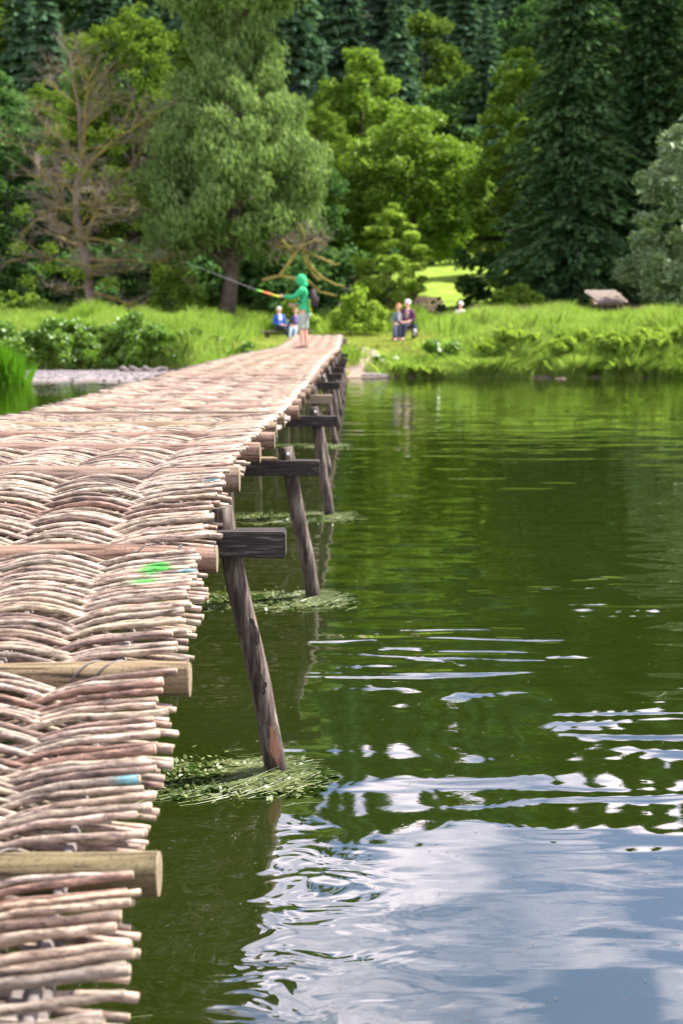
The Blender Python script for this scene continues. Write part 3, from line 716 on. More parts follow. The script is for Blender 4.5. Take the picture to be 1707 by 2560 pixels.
# --- hillside forest, every tree its own
hs = [conifer_meshes('fir_a', 19, 4.0, M['bluefir'], 41, .75, .22, .46, .05, 1.0), conifer_meshes('fir_b', 21, 3.6, M['bluefir'], 43, .8, .28, .46, .08, 1.0)]
hd = [decid_meshes('hill_beech', 17, 2, 4.6, tall, 60, 1.7, 9000, .42, M['hillgreen'], 51, .5, None, .7, 1.3, .25, 8), decid_meshes('hill_oak', 15, 1.5, 5, dome, 60, 1.8, 9000, .42, M['deep'], 53, .5, None, .6, 1.3, .25, 8)]
r_ = random.Random(5); cnt = 0
y = 116.0
while y < 250:
    half = y * 0.29 + 14; x = -half
    while x < half:
        X = x + r_.uniform(-2, 2); Yy = y + r_.uniform(-3, 3)
        sc_ = r_.uniform(.75, 1.15)
        z = float(T(X, Yy)) - .3
        pxx = 853 + X / Yy * F
        con = vnoise(X, Yy, 22, 9) > (.34 if pxx > 650 else .55)
        if con: tree('fir_tree', r_.choice(hs), (X, Yy, z), 'blue green conifer among the trees on the wooded hillside', 'conifer', 'conifers on the wooded hillside', r_.random() * 6, (sc_, sc_, sc_ * r_.uniform(.9, 1.15)))
        else: tree('hillside_tree', r_.choice(hd), (X, Yy, z), 'leafy green tree among the trees on the wooded hillside', 'tree', 'leafy trees on the wooded hillside', r_.random() * 6, sc_)
        x += r_.uniform(6.5, 9.5) if y < 170 else r_.uniform(8, 12); cnt += 1
    y += 8.5 if y < 170 else 12
tree('fir_tree', hs[0], (atY(1000, 0, 112)[0], 112, float(T(5, 112)) - 1), 'large blue green fir with level boughs above the domed yellow tree', 'conifer', sc=(1.1, 1.1, 1.04))
tree('fir_tree', hs[1], (atY(1215, 0, 116)[0], 116, float(T(10, 116)) - 1), 'blue green fir between the domed tree and the tall spruces', 'conifer', sc=(1.0, 1.0, .9))

# --- the bare tree
def bare(mb_t, mb_b, tw, base, H, seed):
    R = random.Random(seed); 
    tp = [Vector(base) + Vector((.16 * math.sin(k * 1.1) - .03 * k + R.uniform(-.06, .06), .12 * math.sin(k * .9), H * k / 10)) for k in range(11)]
    tp[0] = Vector(base)
    mb_t.tube(tp, [.24 * (1.2 if k == 0 else (1 - k / 10.6) ** .9) for k in range(11)], 8)
    def branch(p, d, L, r, lvl):
        n = 6 if lvl < 2 else 4; pts = [p]; q = p.copy(); dd = d.copy()
        for k in range(n):
            dd = (dd + Vector((R.uniform(-.24, .24), R.uniform(-.24, .24), R.uniform(-.16, .2) - (.05 if lvl == 0 else 0)))).normalized()
            q = q + dd * (L / n); pts.append(q.copy())
        (mb_b if lvl < 2 else tw).tube(pts, [r * (1 - .75 * k / n) for k in range(n + 1)], 5 if lvl < 2 else 3, False)
        if lvl < 3:
            for k in range({0: 8, 1: 7, 2: 5}[lvl]):
                i = R.randint(1, n); f = pts[i]
                side = dd.cross(Vector((0, 0, 1))).normalized() * R.choice((-1, 1))
                nd = (dd * .7 + side * R.uniform(.2, .9) + Vector((0, 0, R.uniform(-.35, .6)))).normalized()
                branch(f, nd, L * R.uniform(.32, .55), r * .42, lvl + 1)
    for fx, L_ in ((.38, 4.6), (.5, 4.2), (.62, 3.4), (.30, 4.0)):
        i_ = int(fx * 10); branch(tp[i_], Vector((R.choice((-1, 1)) * R.uniform(.3, .55), R.uniform(-.3, .3), 1)).normalized(), L_, .11, 0)
    for k in range(34):
        f = .12 + .86 * k / 34; p = tp[0].lerp(tp[-1], f); p = Vector((tp[int(f * 10)].x, tp[int(f * 10)].y, base[2] + H * f))
        a = k * 2.4 + R.uniform(-.5, .5); L = (1.05 - abs(f - .42) * 1.2) * 3.7 * R.uniform(.7, 1.15)
        up = -.05 + .5 * f + (1.2 if f > .7 else 0) * (f - .5)
        branch(p, Vector((math.cos(a), math.sin(a) * .8, up)).normalized(), max(L, 1.2), .085 * (1.15 - f), 0)
L = place(218, 60); r = root('bare_tree', L, 'bare dying tree with mossy yellow branches and grey twigs on the left bank', 'tree')
a, b, c = MB(), MB(), MB(); bare(a, b, c, (0, 0, 0), 10.9, 8)
a.build('trunk', M['deadbark'], r, True); b.build('branches', M['moss'], r, True); o = c.build('twigs', M['twig'], r); o['kind'] = 'stuff'
Cb = np.array([(random.uniform(-2.6, 3.2), random.uniform(-1, 1.5), random.uniform(1, 8)) for _ in range(26)]); Rb = np.full(26, .5)
o = put('crown', leaves_mesh('sparse_leaves', clump_points(Cb, Rb, 2600, .7, .2), .14, M['young'], .4, 1.2), r); o['kind'] = 'stuff'
# a second dark dead limb group: fallen mossy branches right of the willow
L = Vector(place(760, 58.5)); r = root('fallen_branch', L, 'broken mossy branches with pale twigs arching down right of the willow', 'fallen branch')
b, c = MB(), MB(); R = random.Random(4)
def pp(px, py): q = atY(px, py, 58.5); return Vector(q) - L
arch = [[(700, 690), (735, 640), (752, 618), (765, 640), (780, 668), (806, 696), (840, 712), (862, 716)], [(690, 615), (752, 618), (790, 640), (838, 662), (850, 660)], [(760, 640), (770, 665), (785, 690), (800, 700)], [(655, 700), (700, 690), (770, 702), (800, 730), (842, 740)], [(752, 618), (760, 590), (748, 560)], [(752, 618), (790, 600), (815, 612)], [(740, 640), (705, 600), (695, 612)]]
for ar in arch:
    pts = [pp(*q) + Vector((0, R.uniform(-.2, .2), 0)) for q in ar]; b.tube(pts, [.085 * (1 - .6 * k / len(pts)) for k in range(len(pts))], 6, False)
for _ in range(150):
    s0 = pp(R.uniform(690, 830), R.gauss(600, 22)) ; pts = [s0]; d = Vector((R.uniform(-1, 1), R.uniform(-1, 1), R.uniform(-.8, .8))).normalized()
    for k in range(4): d = (d + Vector((R.uniform(-.4, .4), R.uniform(-.4, .4), R.uniform(-.5, .3)))).normalized(); pts.append(pts[-1] + d * .16)
    c.tube(pts, .012, 3, False)
b.build('branches', M['moss'], r, True); o = c.build('twigs', M['deadbark'], r); o['kind'] = 'stuff'

# --- shrubs
USm = leaves_mesh('understory_foliage', clump_points(np.stack([rng.uniform(-2.6, 2.6, 60), rng.uniform(-1, 1, 60), rng.uniform(.1, 2.6, 60)], 1), np.full(60, .55), 6000, .8, .3), .2, M['deep'], .4, 1.3)
def understory():
    R_ = random.Random(77); k = 0
    for px in list(range(-150, 860, 95)) + list(range(1290, 1900, 95)):
        Y = R_.uniform(68, 77) if px < 860 else R_.uniform(73, 80)
        r = root('undergrowth_bush', place(px, Y), 'dark green undergrowth bush in the shade under the forest edge', 'bush', 'undergrowth along the forest edge')
        r.rotation_euler = (0, 0, R_.choice((0, PI)) + R_.uniform(-.3, .3)); q = R_.uniform(.85, 1.35); r.scale = (q, q, q)
        put('foliage', USm, r)
understory()
def shrub(name, px, Y, w, h, mat, n, size, label, cat='bush', seed=0, group=None, dz=0):
    R_ = np.random.default_rng(seed); k = max(5, int(w * h * 9))
    C = np.stack([R_.uniform(-w / 2, w / 2, k), R_.uniform(-w / 3, w / 3, k), R_.uniform(.1, 1, k) ** .8 * h * .85], 1)
    C[:, 2] *= 1 - .55 * (np.abs(C[:, 0]) / (w / 2)) ** 2
    Rr = R_.uniform(.14, .28, k) * max(.7, h ** .5)
    me = leaves_mesh('foliage', clump_points(C, Rr, n, .8, .4), size, mat, .4, 1.5)
    r = root(name, place(px, Y, dz), label, cat, group); put('foliage', me, r)
    mb = MB(); rr_ = random.Random(seed)
    for _ in range(7):
        e = C[rr_.randrange(k)]; mb.tube([(e[0] * .3, e[1] * .3, -.1), (e[0] * .7, e[1] * .7, e[2] * .6), tuple(e)], [.02, .014, .005], 4, False)
    put('stems', mb.mesh('stems', M['bark']), r); return r
shrub('bush', 895, 59, 2.0, 2.2, M['young'], 5200, .11, 'rounded bright green bush left of the young tree', seed=1)
shrub('bush', 1010, 62, 2.6, 1.1, M['maple'], 4200, .12, 'low yellow green bush beneath the young tree', seed=2)
shrub('bush', 745, 60, 1.5, 1.8, M['young'], 3200, .12, 'bright green bush under the mossy fallen branches', seed=3)
shrub('bush', 440, 61, 2.2, 2.8, M['maple'], 3800, .13, 'leafy green bush between the bare tree and the willow', seed=4)
shrub('bush', 40, 61.5, 3.0, 1.6, M['maple'], 4500, .13, 'green bush at the left edge at the foot of the forest', seed=5)
shrub('bush', 1290, 66, 3.0, 2.0, M['maple'], 4200, .14, 'leafy bush at the left foot of the tallest spruce', seed=7)
shrub('bush', 1560, 72, 3.0, 2.2, M['maple'], 3200, .14, 'sunlit bush among the trunks behind the shed', seed=8)
shrub('dock_plant', 1100, 41.0, 1.15, .85, M['nettle'], 1500, .13, 'dark broad leaved plant on the bank right of the couple', 'plant', seed=9)
for k, (px, w, lb) in enumerate([(1290, 1.6, 'below the dry reddish grass'), (1470, 1.7, 'below the shed roof'), (1590, 1.9, 'right of the shed near the water'), (1690, 1.6, 'at the right edge near the water')]):
    shrub('nettle_patch', px, 39.75 + .2 * (k % 2), w * 1.3, .85, M['young'], 5200, .09, 'leafy green riverbank plants ' + lb, 'plant', seed=20 + k, group='leafy plants along the right bank')
for k, (px, w, h_, lb) in enumerate([(30, 2.6, 1.55, 'behind the reed clump at the left edge'), (150, 2.4, 1.6, 'behind the left end of the gravel beach'), (240, 2.3, 1.55, 'behind the middle of the gravel beach'), (330, 2.2, 1.6, 'above the driftwood on the beach'), (420, 2.0, 1.45, 'at the right end of the leafy bank'), (500, 1.6, .95, 'lowest of the leafy row beside the bridge'), (90, 2.2, 1.35, 'between the reeds and the gravel beach'), (195, 2.2, 1.3, 'filling the row above the left half of the beach'), (285, 2.2, 1.3, 'filling the row above the driftwood start'), (378, 2.0, 1.25, 'filling the row above the long driftwood log'), (460, 1.8, 1.1, 'sloping down towards the bridge')]):
    shrub('nettle_patch', px, 43.5 + .25 * (k % 2), w, h_, M['nettle'], 9000, .075, 'dense green nettles ' + lb, 'plant', seed=30 + k, group='dense plants along the left bank', dz=-.35)
shrub('dock_plant', 600, 42.4, .9, .45, M['nettle'], 900, .11, 'broad leaved plant with pale leaves left of the bridge end', 'plant', seed=50)
shrub('dock_plant', 965, 40.6, .7, .5, M['nettle'], 800, .10, 'small leafy clump on the bank right of the dirt path', 'plant', seed=51)

# --- grass
def blades(name, X, Y, hgt, wid, mat, lean=.25, zoff=-.03):
    n = len(X); Z = T(X, Y) + zoff
    a = rng.random(n) * 2 * PI; hx = np.cos(a) * wid / 2; hy = np.sin(a) * wid / 2
    lx = rng.normal(size=n) * lean * hgt; ly = rng.normal(size=n) * lean * hgt
    V = np.empty((n, 5, 3)); B = np.stack([X, Y, Z], 1)
    V[:, 0] = B + np.stack([hx, hy, 0 * X], 1); V[:, 1] = B - np.stack([hx, hy, 0 * X], 1)
    mid = B + np.stack([lx * .3, ly * .3, hgt * .6], 1)
    V[:, 2] = mid - np.stack([hx, hy, 0 * X], 1) * .8; V[:, 4] = mid + np.stack([hx, hy, 0 * X], 1) * .8
    V[:, 3] = B + np.stack([lx, ly, hgt * .95], 1)
    q = np.arange(n) * 5
    me = mesh_np(name, V.reshape(-1, 3), np.stack([q, q + 1, q + 2, q + 3, q + 4], 1), mat)
    return put(name, me)
n = 260000
Yg = 38.6 + (rng.random(n) ** 1.25) * 32; Xg = (rng.random(n) * 2 - 1) * (Yg * .27)
s = Yg - bank_edge(Xg)
centre = sstep(-4.4, -3.0, Xg) * sstep_desc(3.0, 4.6, Xg) * sstep_desc(59, 61, Yg)
path = np.abs(Xg - (0.62 + .35 * np.sin((Yg - 39) * .6))) < .30
keep = (s > .12) & (centre < rng.random(n)) 
g1 = vnoise(Xg, Yg, 1.4, 2) ; g2 = vnoise(Xg, Yg, .5, 4)
hg = (.18 + .95 * g1 ** 1.5 * (.6 + .8 * g2)) * (0.8 + .2 * sstep(0, 3, s))
hg = hg * np.where((Xg > 10.0) & (Xg < 13.2) & (Yg > 54) & (Yg < 63.5), .55, 1)
k = keep & (g2 > .12)
tag(blades('tall_grass', Xg[k], Yg[k], hg[k] * .9, .022, M['grass']), 'tall bright green meadow grass covering both sides of the far bank', 'grass', kind='stuff')
n = 60000; Xg = rng.uniform(-4.6, 4.8, n); Yg = rng.uniform(39, 61, n); s = Yg - bank_edge(Xg)
dirt = (np.abs(Xg - (0.60 + .28 * np.sin((Yg - 39) * .55))) < .50) & (Yg < 46.8)
k = (s > .35) & ~dirt & (vnoise(Xg, Yg, .8, 6) > .25) & ~((Yg < 47) & (Xg < deckR(46) - .0) & (Xg > deckR(46) - W - .1))
hl = .05 + .10 * vnoise(Xg, Yg, .9, 7) + .22 * (Yg < 46.5) * vnoise(Xg, Yg, .7, 8)
tag(blades('short_grass', Xg[k], Yg[k], hl[k], .03, M['lawn'], .4), 'short trodden pale green grass around the two benches', 'grass', kind='stuff')
n = 26000; Xg = rng.uniform(1.6, 11.5, n); Yg = bank_edge(Xg) + rng.uniform(-.12, .8, n)
k = vnoise(Xg, Yg, .45, 15) > .30
tag(blades('shore_grass', Xg[k], Yg[k], (.30 + .45 * vnoise(Xg, Yg, .8, 16))[k], .02, M['grass'], .55), 'grass fringe hanging over the waterline of the right bank', 'grass', kind='stuff')
# tufts on the near bank of the landing
n = 5200; cxs = np.array([1.35, 1.9, 2.6, 3.2, -1.95, -2.6, 3.0, .1]); cys = np.array([40.6, 41, 40.4, 41.5, 42, 41, 43, 42.5]); ii = rng.integers(0, 8, n)
Xg = cxs[ii] + rng.normal(size=n) * .3; Yg = cys[ii] + rng.normal(size=n) * .5
tag(blades('grass_tufts', Xg, Yg, .18 + .3 * rng.random(n), .035, M['grass'], .4), 'bright green grass tufts at the water edge beside the landing', 'grass', kind='stuff')
n = 6000; Yg = rng.uniform(63.5, 66, n); Xg = (rng.uniform(1170, 1660, n) - 853) / F * Yg
k = vnoise(Xg, Yg, .8, 12) > .35 - .3 * (Xg < 10.5)
tag(blades('dry_grass', Xg[k], Yg[k], ((.45 + .55 * rng.random(n)) * np.where((Xg > 9.9) & (Xg < 12.2), .45, 1))[k], .024, M['dry'], .18), 'dry reddish tan grass standing in front of the spruces and shed', 'grass', kind='stuff')
n = 2600; a_ = rng.random(n) * 2 * PI; q_ = np.sqrt(rng.random(n)); Xg = -8.65 + q_ * np.cos(a_) * .75; Yg = 35.4 + q_ * np.sin(a_) * .5
me = blades('reed_clump', Xg, Yg, 1.75 + .45 * rng.random(n) - .5 * q_ ** 2, .03, M['reed'], .14, 0.0)
for v in (): pass
tag(me, 'clump of vivid green reeds standing in the water at the left edge', 'reeds')

# --- path, gravel, driftwood, stones
ysp = np.linspace(39.0, 47.5, 40)
Vp = []
for yv in ysp:
    c = 0.60 + .28 * math.sin((yv - 39) * .55); w_ = (.36 if yv > 41 else .36 + (41 - yv) * .3) * (1 + .15 * math.sin(yv * 3))
    for q in (-1, -.5, 0, .5, 1): Vp.append((c + q * w_, yv, float(T(c + q * w_, yv)) + .012))
Fp = [(i * 5 + j, i * 5 + j + 1, i * 5 + j + 6, i * 5 + j + 5) for i in range(39) for j in range(4)]
m, t, out = mat_new('dirt'); g = N(t, 'ShaderNodeTexCoord').outputs['Object']; nn = noise(t, g, 5, 8, .7)
principled(t, out, ramp(t, nn, [(.3, (.17, .125, .09)), (.7, (.33, .255, .20))]), .95, nn, .5, .03); M['dirt'] = m
tag(put('path', mesh_np('path', Vp, Fp, m, True)), kind='structure')
m, t, out = mat_new('gravel'); g = N(t, 'ShaderNodeTexCoord').outputs['Object']; nn = noise(t, g, 9, 8, .8)
principled(t, out, ramp(t, nn, [(.3, (.13, .11, .11)), (.7, (.32, .29, .29))]), .9, nn, .8, .05); M['gravel'] = m
xs_ = np.linspace(-13, -3.2, 60); ys_ = np.linspace(34.8, 43.2, 40)
def gz(x, y): return T(x, y) + .006 - .25 * (sstep_desc(-4.4, -3.6, x) < .5)
V, Fc = grid(xs_, ys_, gz); tag(put('gravel_beach', mesh_np('gravel_beach', V, Fc, m, True)), kind='structure')
mb = MB(); n = 1500
for _ in range(n):
    x = random.uniform(-11, -4.0); y = random.uniform(35.8, 42.5); z = float(T(x, y)); r = random.uniform(.02, .06)
    if z > 0: mb.ball((x, y, z + r * .2), (r, r * .8, r * .5), 5, 3)
tag(mb.build('gravel', M['gravel']), 'loose pale pebbles scattered over the gravel beach', 'gravel', kind='stuff')
def stone(px, py, Z, size, label, mat, seed):
    c = atZ(px, py, Z); rr_ = random.Random(seed); bm = bmesh.new(); bmesh.ops.create_icosphere(bm, subdivisions=2, radius=1)
    for v in bm.verts: v.co *= rr_.uniform(.82, 1.12); v.co.x *= size[0]; v.co.y *= size[1]; v.co.z *= size[2]
    me = bpy.data.meshes.new('stone'); bm.to_mesh(me); bm.free(); me.materials.append(mat)
    o = put('stone', me, None, (c[0], c[1], float(T(c[0], c[1])) + size[2] * .3)); tag(o, label, 'stone'); return o
stone(935, 934, .1, (.42, .25, .07), 'flat pale slab at the foot of the dirt path', M['gravel'], 1)
stone(1030, 935, .1, (.30, .22, .16), 'pinkish stone at the waterline right of the path', M['dirt'], 2)
stone(1062, 940, .05, (.22, .2, .1), 'small low stone beside the pinkish one at the waterline', M['dirt'], 3)
stone(1400, 942, .05, (.2, .15, .08), 'single stone at the waterline on the right bank', M['dirt'], 4)
stone(1300, 943, .05, (.3, .15, .06), 'low flat stone at the waterline below the nettles', M['dirt'], 5)
for k, (x0, x1, lb) in enumerate([(282, 302, 'short pale driftwood piece at the left of the beach wood'), (306, 345, 'long bent driftwood log on the gravel beach'), (343, 395, 'pale driftwood log nearest the bridge')]):
    p0 = atZ(x0, 930, .12); p1 = atZ(x1, 932, .12); p0[1] = p1[1] = 41.6; mb = MB()
    pts = [(p0[0] + (p1[0] - p0[0]) * q / 4, 41.6 + .08 * math.sin(q * 2 + k), .13 + .05 * math.sin(q * 1.7 + k)) for q in range(5)]
    mb.tube(pts, [.09, .075, .08, .06, .05], 8); tag(mb.build('driftwood', M['greywood'], None, True), lb, 'driftwood')

# --- weeds caught on the legs
def weed_raft(w, L, D, n, label, seed):
    R = random.Random(seed); r = root('floating_weed', (w[0], w[1], 0.0), label, 'water weed', 'weed rafts caught on the bridge legs')
    mb = MB()
    for _ in range(n):
        q = R.random(); x = -L * q ** 1.1 + R.gauss(.06, .05); y = R.gauss(0, D * .78 * (1 - .4 * q)) + .005
        ln = R.uniform(.05, .17) * (1 + q); a = R.gauss(-0.03, .34) + (2.2 * max(0, x) if x > 0 else 0); z = .002 + abs(R.gauss(0, .006)) * (2.5 if abs(x) < .12 else .5)
        pts = []
        for k in range(4):
            f = k / 3; pts.append((x - ln * f * math.cos(a), y - ln * f * math.sin(a) + .02 * math.sin(f * 3 + q * 9), max(.0015, z * (1 - .6 * f))))
        wd = R.uniform(.0006, .0017); V = []
        for p in pts: V += [(p[0], p[1] - wd, p[2]), (p[0], p[1] + wd, p[2] + .001)]
        mb.add(V, [(0, 1, 3, 2), (2, 3, 5, 4), (4, 5, 7, 6)])
    o = mb.build('strands', M['weed'], r); o['kind'] = 'stuff'
    k = n; P = np.stack([-L * rng.random(k) ** 1.3 + .06 + rng.normal(size=k) * .03, rng.normal(size=k) * D * .62, .0015 + rng.random(k) * .003], 1)
    o = put('underlay', leaves_mesh('underlay', P, .030, M['deepweed'], 2.5, 1.8, np.tile(np.array([[1.0, .1, 0]]), (k, 1))), r); o['kind'] = 'stuff'
    k = n // 2; P = np.stack([-L * rng.random(k) ** 1.0 + .05, rng.normal(size=k) * D * .9, .003 + np.abs(rng.normal(size=k)) * .006], 1)
    o = put('leaflets', leaves_mesh('leaflets', P, .016, M['weed'], 1.5, 1.3), r); o['kind'] = 'stuff'
weed_raft(rows[0][0] + np.array([.05, -.04, 0]), .85, .10, 3800, 'tangle of weed strands round the nearest leg with a tail drifting left', 1)
weed_raft(rows[1][0] + np.array([.12, -.06, 0]), 1.3, .13, 2600, 'pale green weed raft round the second leg from the camera', 2)
weed_raft(rows[2][0] + np.array([.15, -.1, 0]), 2.0, .16, 1300, 'thin weed raft with white stems round the third leg', 3)
weed_raft(rows[4][0] + np.array([.1, -.1, 0]), 1.6, .16, 700, 'small distant weed raft under the far part of the bridge', 4)
weed_raft(np.array([-.42, 2.72, 0]), .5, .12, 500, 'weed strands floating at the bottom edge beside the bridge', 5)
# specks drifting on the water
mb = MB(); R = random.Random(2)
for _ in range(120):
    c = atZ(R.uniform(620, 1700), 1500 + 1050 * R.random() ** .8, 0.0025); l = R.uniform(.003, .011); a = R.random() * 3
    mb.add([(c[0] - l * math.cos(a), c[1] - l * math.sin(a), .002), (c[0] + .001, c[1] - .0015, .002), (c[0] + l * math.cos(a), c[1] + l * math.sin(a), .0035), (c[0] - .001, c[1] + .0015, .0035)], [(0, 1, 2, 3)])
tag(mb.build('floating_debris', M['bark']), 'tiny dark leaf and twig specks drifting on the water', 'debris', kind='stuff')

# --- shed, wood pile, posts
x0, z0 = atY(1460, 728, 63)[0], atY(1460, 728, 63)[2]; x1 = atY(1572, 757, 61.8)[0]; z1 = atY(1572, 757, 61.8)[2]
cx_ = (x0 + x1) / 2; r = root('small_shed', (cx_, 62.4, float(T(cx_, 62.4))), 'low open shed with pale weathered shingle roof before the spruces', 'shed')
o0 = Vector((cx_, 62.4, float(T(cx_, 62.4))))
M['shingle'] = wood('shingles', [(.35, (.10, .08, .065)), (.65, (.34, .28, .235))], grain=(3, 3, 3))
rowsn = 5; per = 13
me_s = None
for a in range(rowsn):
    f = a / rowsn; yy = 63 - 1.2 * f; zz_ = z0 + (z1 - z0) * f
    for b_ in range(per):
        xs0 = x0 + .08 * f * 2 + .35 * f; xe = x1 - .35 * (1 - f); wdt = (xe - xs0) / per
        if me_s is None:
            mb = MB(); mb.box((0, 0, 0), (wdt * .95, .36, .03)); me_s = mb.mesh('shingle', M['shingle'])
        o = put('shingle', me_s, r, Vector((xs0 + wdt * (b_ + .5), yy - .14, zz_ - .04 + random.uniform(0, .02))) - o0); o.rotation_euler = (math.atan((z0 - z1) / 1.2) - .05, 0, random.uniform(-.03, .03))
mb = MB(); mb.box(Vector((cx_, 62.3, (z0 + z1) / 2 - .09)) - o0, (x1 - x0 - .45, 1.2, .04), (math.atan((z0 - z1) / 1.2), 0, 0)); mb.build('roof_deck', M['plank'], r)
mb = MB(); mb.box(Vector((cx_ + .1, 63.35, (z0 + z1) / 2 - .08)) - o0, (x1 - x0 - .45, .95, .04), (-.55, 0, 0)); mb.build('roof_deck', M['plank'], r)
for sx in (x0 + .55, cx_, x1 - .35):
    for yy in (61.95, 63.1):
        mb = MB(); hz = z1 - o0.z + .0; mb.box((sx - o0.x, yy - o0.y, hz / 2 - .1), (.12, .12, hz + .15)); mb.build('post', M['bark'], r)
mb = MB(); mb.box((0, .75, .35), (x1 - x0 - .7, .04, .9)); mb.build('back_wall', M['bark'], r)
L = place(1072, 66); L = (L[0], L[1], L[2] + .25); r = root('wood_pile', L, 'stack of cut logs with pale ends at the edge of the meadow', 'wood pile')
for a in range(4):
    for b_ in range(9 - a):
        mb = MB(); c = Vector((-.85 + .2 * b_ + .1 * a, 0, .35 + .17 * a)); mb.tube([c + Vector((0, -.4, 0)), c + Vector((0, .4, 0))], .09, 8)
        o = mb.build('log', M[random.choice(['palecut', 'palecut', 'log'])], r)
mb = MB(); mb.box((0, 0, .13), (2.0, .8, .28)); mb.build('rack', M['bark'], r)
for px, py, h_, lb in ((848, 738, .9, 'short pale wooden post beside the bright green bush'), (1090, 722, .8, 'slim wooden post behind the wood pile')):
    q = place(px, 61 if px < 900 else 70); mb = MB(); mb.tube([(0, 0, -.2), (.02, 0, h_ + .35)], [.07, .06], 8); o = mb.build('post', M['greywood'], None, True); o.location = q; tag(o, lb, 'post')

# ------------------------------------------------------------------ people
def skinned(name, V, E, R, mat, parent, sub=1, rootv=0):
    me = bpy.data.meshes.new(name); me.from_pydata([tuple(v) for v in V], E, [])
    o = bpy.data.objects.new(name, me); COL.objects.link(o)
    md = o.modifiers.new('skin', 'SKIN'); md.use_smooth_shade = True
    for i, v in enumerate(me.skin_vertices[0].data):
        rr_ = R[i]; v.radius = (rr_, rr_) if not hasattr(rr_, '__len__') else rr_; v.use_root = (i == rootv)
    s_ = o.modifiers.new('sub', 'SUBSURF'); s_.levels = sub; s_.render_levels = sub
    dg = bpy.context.evaluated_depsgraph_get(); dg.update()
    m2 = bpy.data.meshes.new_from_object(o.evaluated_get(dg)); o.modifiers.clear(); o.data = m2; m2.name = name
    m2.materials.clear(); m2.materials.append(mat); m2.polygons.foreach_set('use_smooth', [True] * len(m2.polygons))
    o.parent = parent; return o
def chain(V, E, R, pts, rads, start=None):
    prev = start
    for p, q in zip(pts, rads):
        V.append(p); R.append(q); i = len(V) - 1
        if prev is not None: E.append((prev, i))
        prev = i
    return prev
def hand(V, E, R, wrist, d, side, n_, cl=.6):
    """palm and five curled fingers from the wrist joint index"""
    w = Vector(V[wrist]); d = Vector(d).normalized(); side = Vector(side).normalized(); nrm = Vector(n_).normalized()
    palm = w + d * .075; V.append(palm); R.append((.026, .016)); pi = len(V) - 1; E.append((wrist, pi))
    for k, l in enumerate((.068, .078, .072, .056)):
        b = palm + side * (.027 - .018 * k) + d * .01; a = b + d * l * .45; c = a + (d * (1 - cl) + nrm * cl).normalized() * l * .35; e = c + (d * (.3 - cl) + nrm).normalized() * l * .3
        chain(V, E, R, [b, a, c, e], [.0095, .009, .0085, .007], pi)
    b = w + d * .03 + side * .03; chain(V, E, R, [b, b + (d + side * .5).normalized() * .035, b + (d + nrm * .6).normalized() * .065], [.011, .010, .008], pi)
def skinmat(): return plain('skin', (0.62, 0.36, 0.27), .6, .08, 6)
M['skin'] = skinmat()
def cloth(name, c, v=.15): return plain(name, c, .9, v, 14)
def head(mb, c, f, r=.098):
    """face towards unit vector f: skull, jaw, nose, ears, lips"""
    c = Vector(c); f = Vector(f).normalized(); s = f.cross(Vector((0, 0, 1))).normalized()
    mb.ball(c, (r * .86, r * .86, r * 1.12), 12, 9); mb.ball(c + f * .025 - Vector((0, 0, .065)), (.052, .052, .05), 10, 6)
    mb.ball(c + f * .095 - Vector((0, 0, .015)), (.014, .014, .024), 6, 5)
    for q in (-1, 1): mb.ball(c + s * q * .085 - Vector((0, 0, .015)), (.014, .02, .03), 6, 5)
M['eye'] = plain('eyes', (.03, .02, .02), .3, .1, 3); M['lip'] = plain('lips', (.42, .15, .13), .6, .1, 3)
def face_bits(parent, c, f):
    c = Vector(c); f = Vector(f).normalized(); s = f.cross(Vector((0, 0, 1))).normalized(); mb = MB()
    for q in (-1, 1): mb.ball(c + f * .079 + s * q * .032 + Vector((0, 0, .004)), .010, 6, 4)
    mb.build('eyes', M['eye'], parent); mb = MB(); mb.ball(c + f * .086 - Vector((0, 0, .055)), (.018, .018, .006), 6, 4); mb.build('mouth', M['lip'], parent)

# the angler, seen from the side, facing left, arm out with the rod
gz0 = atY(757, 872, 34.0); gx = gz0[0]; gZ = deckZ(34.0) + .018
A = root('person', (gx, 34.0, gZ), 'person in a green hooded jacket and pale shorts fishing from the bridge', 'person')
V, E, R = [], [], []
V.append(Vector((0.02, 0, .90))); R.append((.14, .10))
neck = chain(V, E, R, [Vector((0.03, 0, 1.05)), Vector((.035, 0, 1.22)), Vector((.02, 0, 1.36)), Vector((0.0, 0, 1.46))], [(.13, .095), (.14, .10), (.12, .09), (.052, .052)], 0)
chest = 3
hd_ = chain(V, E, R, [Vector((-.02, 0, 1.53)), Vector((-.03, 0, 1.60)), Vector((-.03, .0, 1.66))], [(.075, .07), (.095, .085), (.07, .065)], neck)
legs_ = []
for q, xf in ((-1, -.045), (1, .05)):
    i = chain(V, E, R, [Vector((.02 + xf * .5, q * .09, .82)), Vector((.0 + xf, q * .10, .47)), Vector((.02 + xf, q * .10, .28)), Vector((.03 + xf, q * .10, .07)), Vector((-.10 + xf, q * .11, .035))], [(.085, .085), (.056, .056), (.055, .055), (.036, .036), (.032, .045)], 0)
    chain(V, E, R, [Vector((-.16 + xf, q * .11, .025))], [(.022, .04)], i)
handL = Vector((-.535, -.12, 1.215)); handR = Vector((-.285, .08, 1.01))
sL = chain(V, E, R, [Vector((0.0, -.17, 1.36)), Vector((-.17, -.20, 1.20)), handL + Vector((.09, 0, .0))], [(.055, .055), (.042, .042), (.028, .028)], chest); hand(V, E, R, sL, (-1, 0, .1), (0, 0, 1), (0, 1, 0), .8)
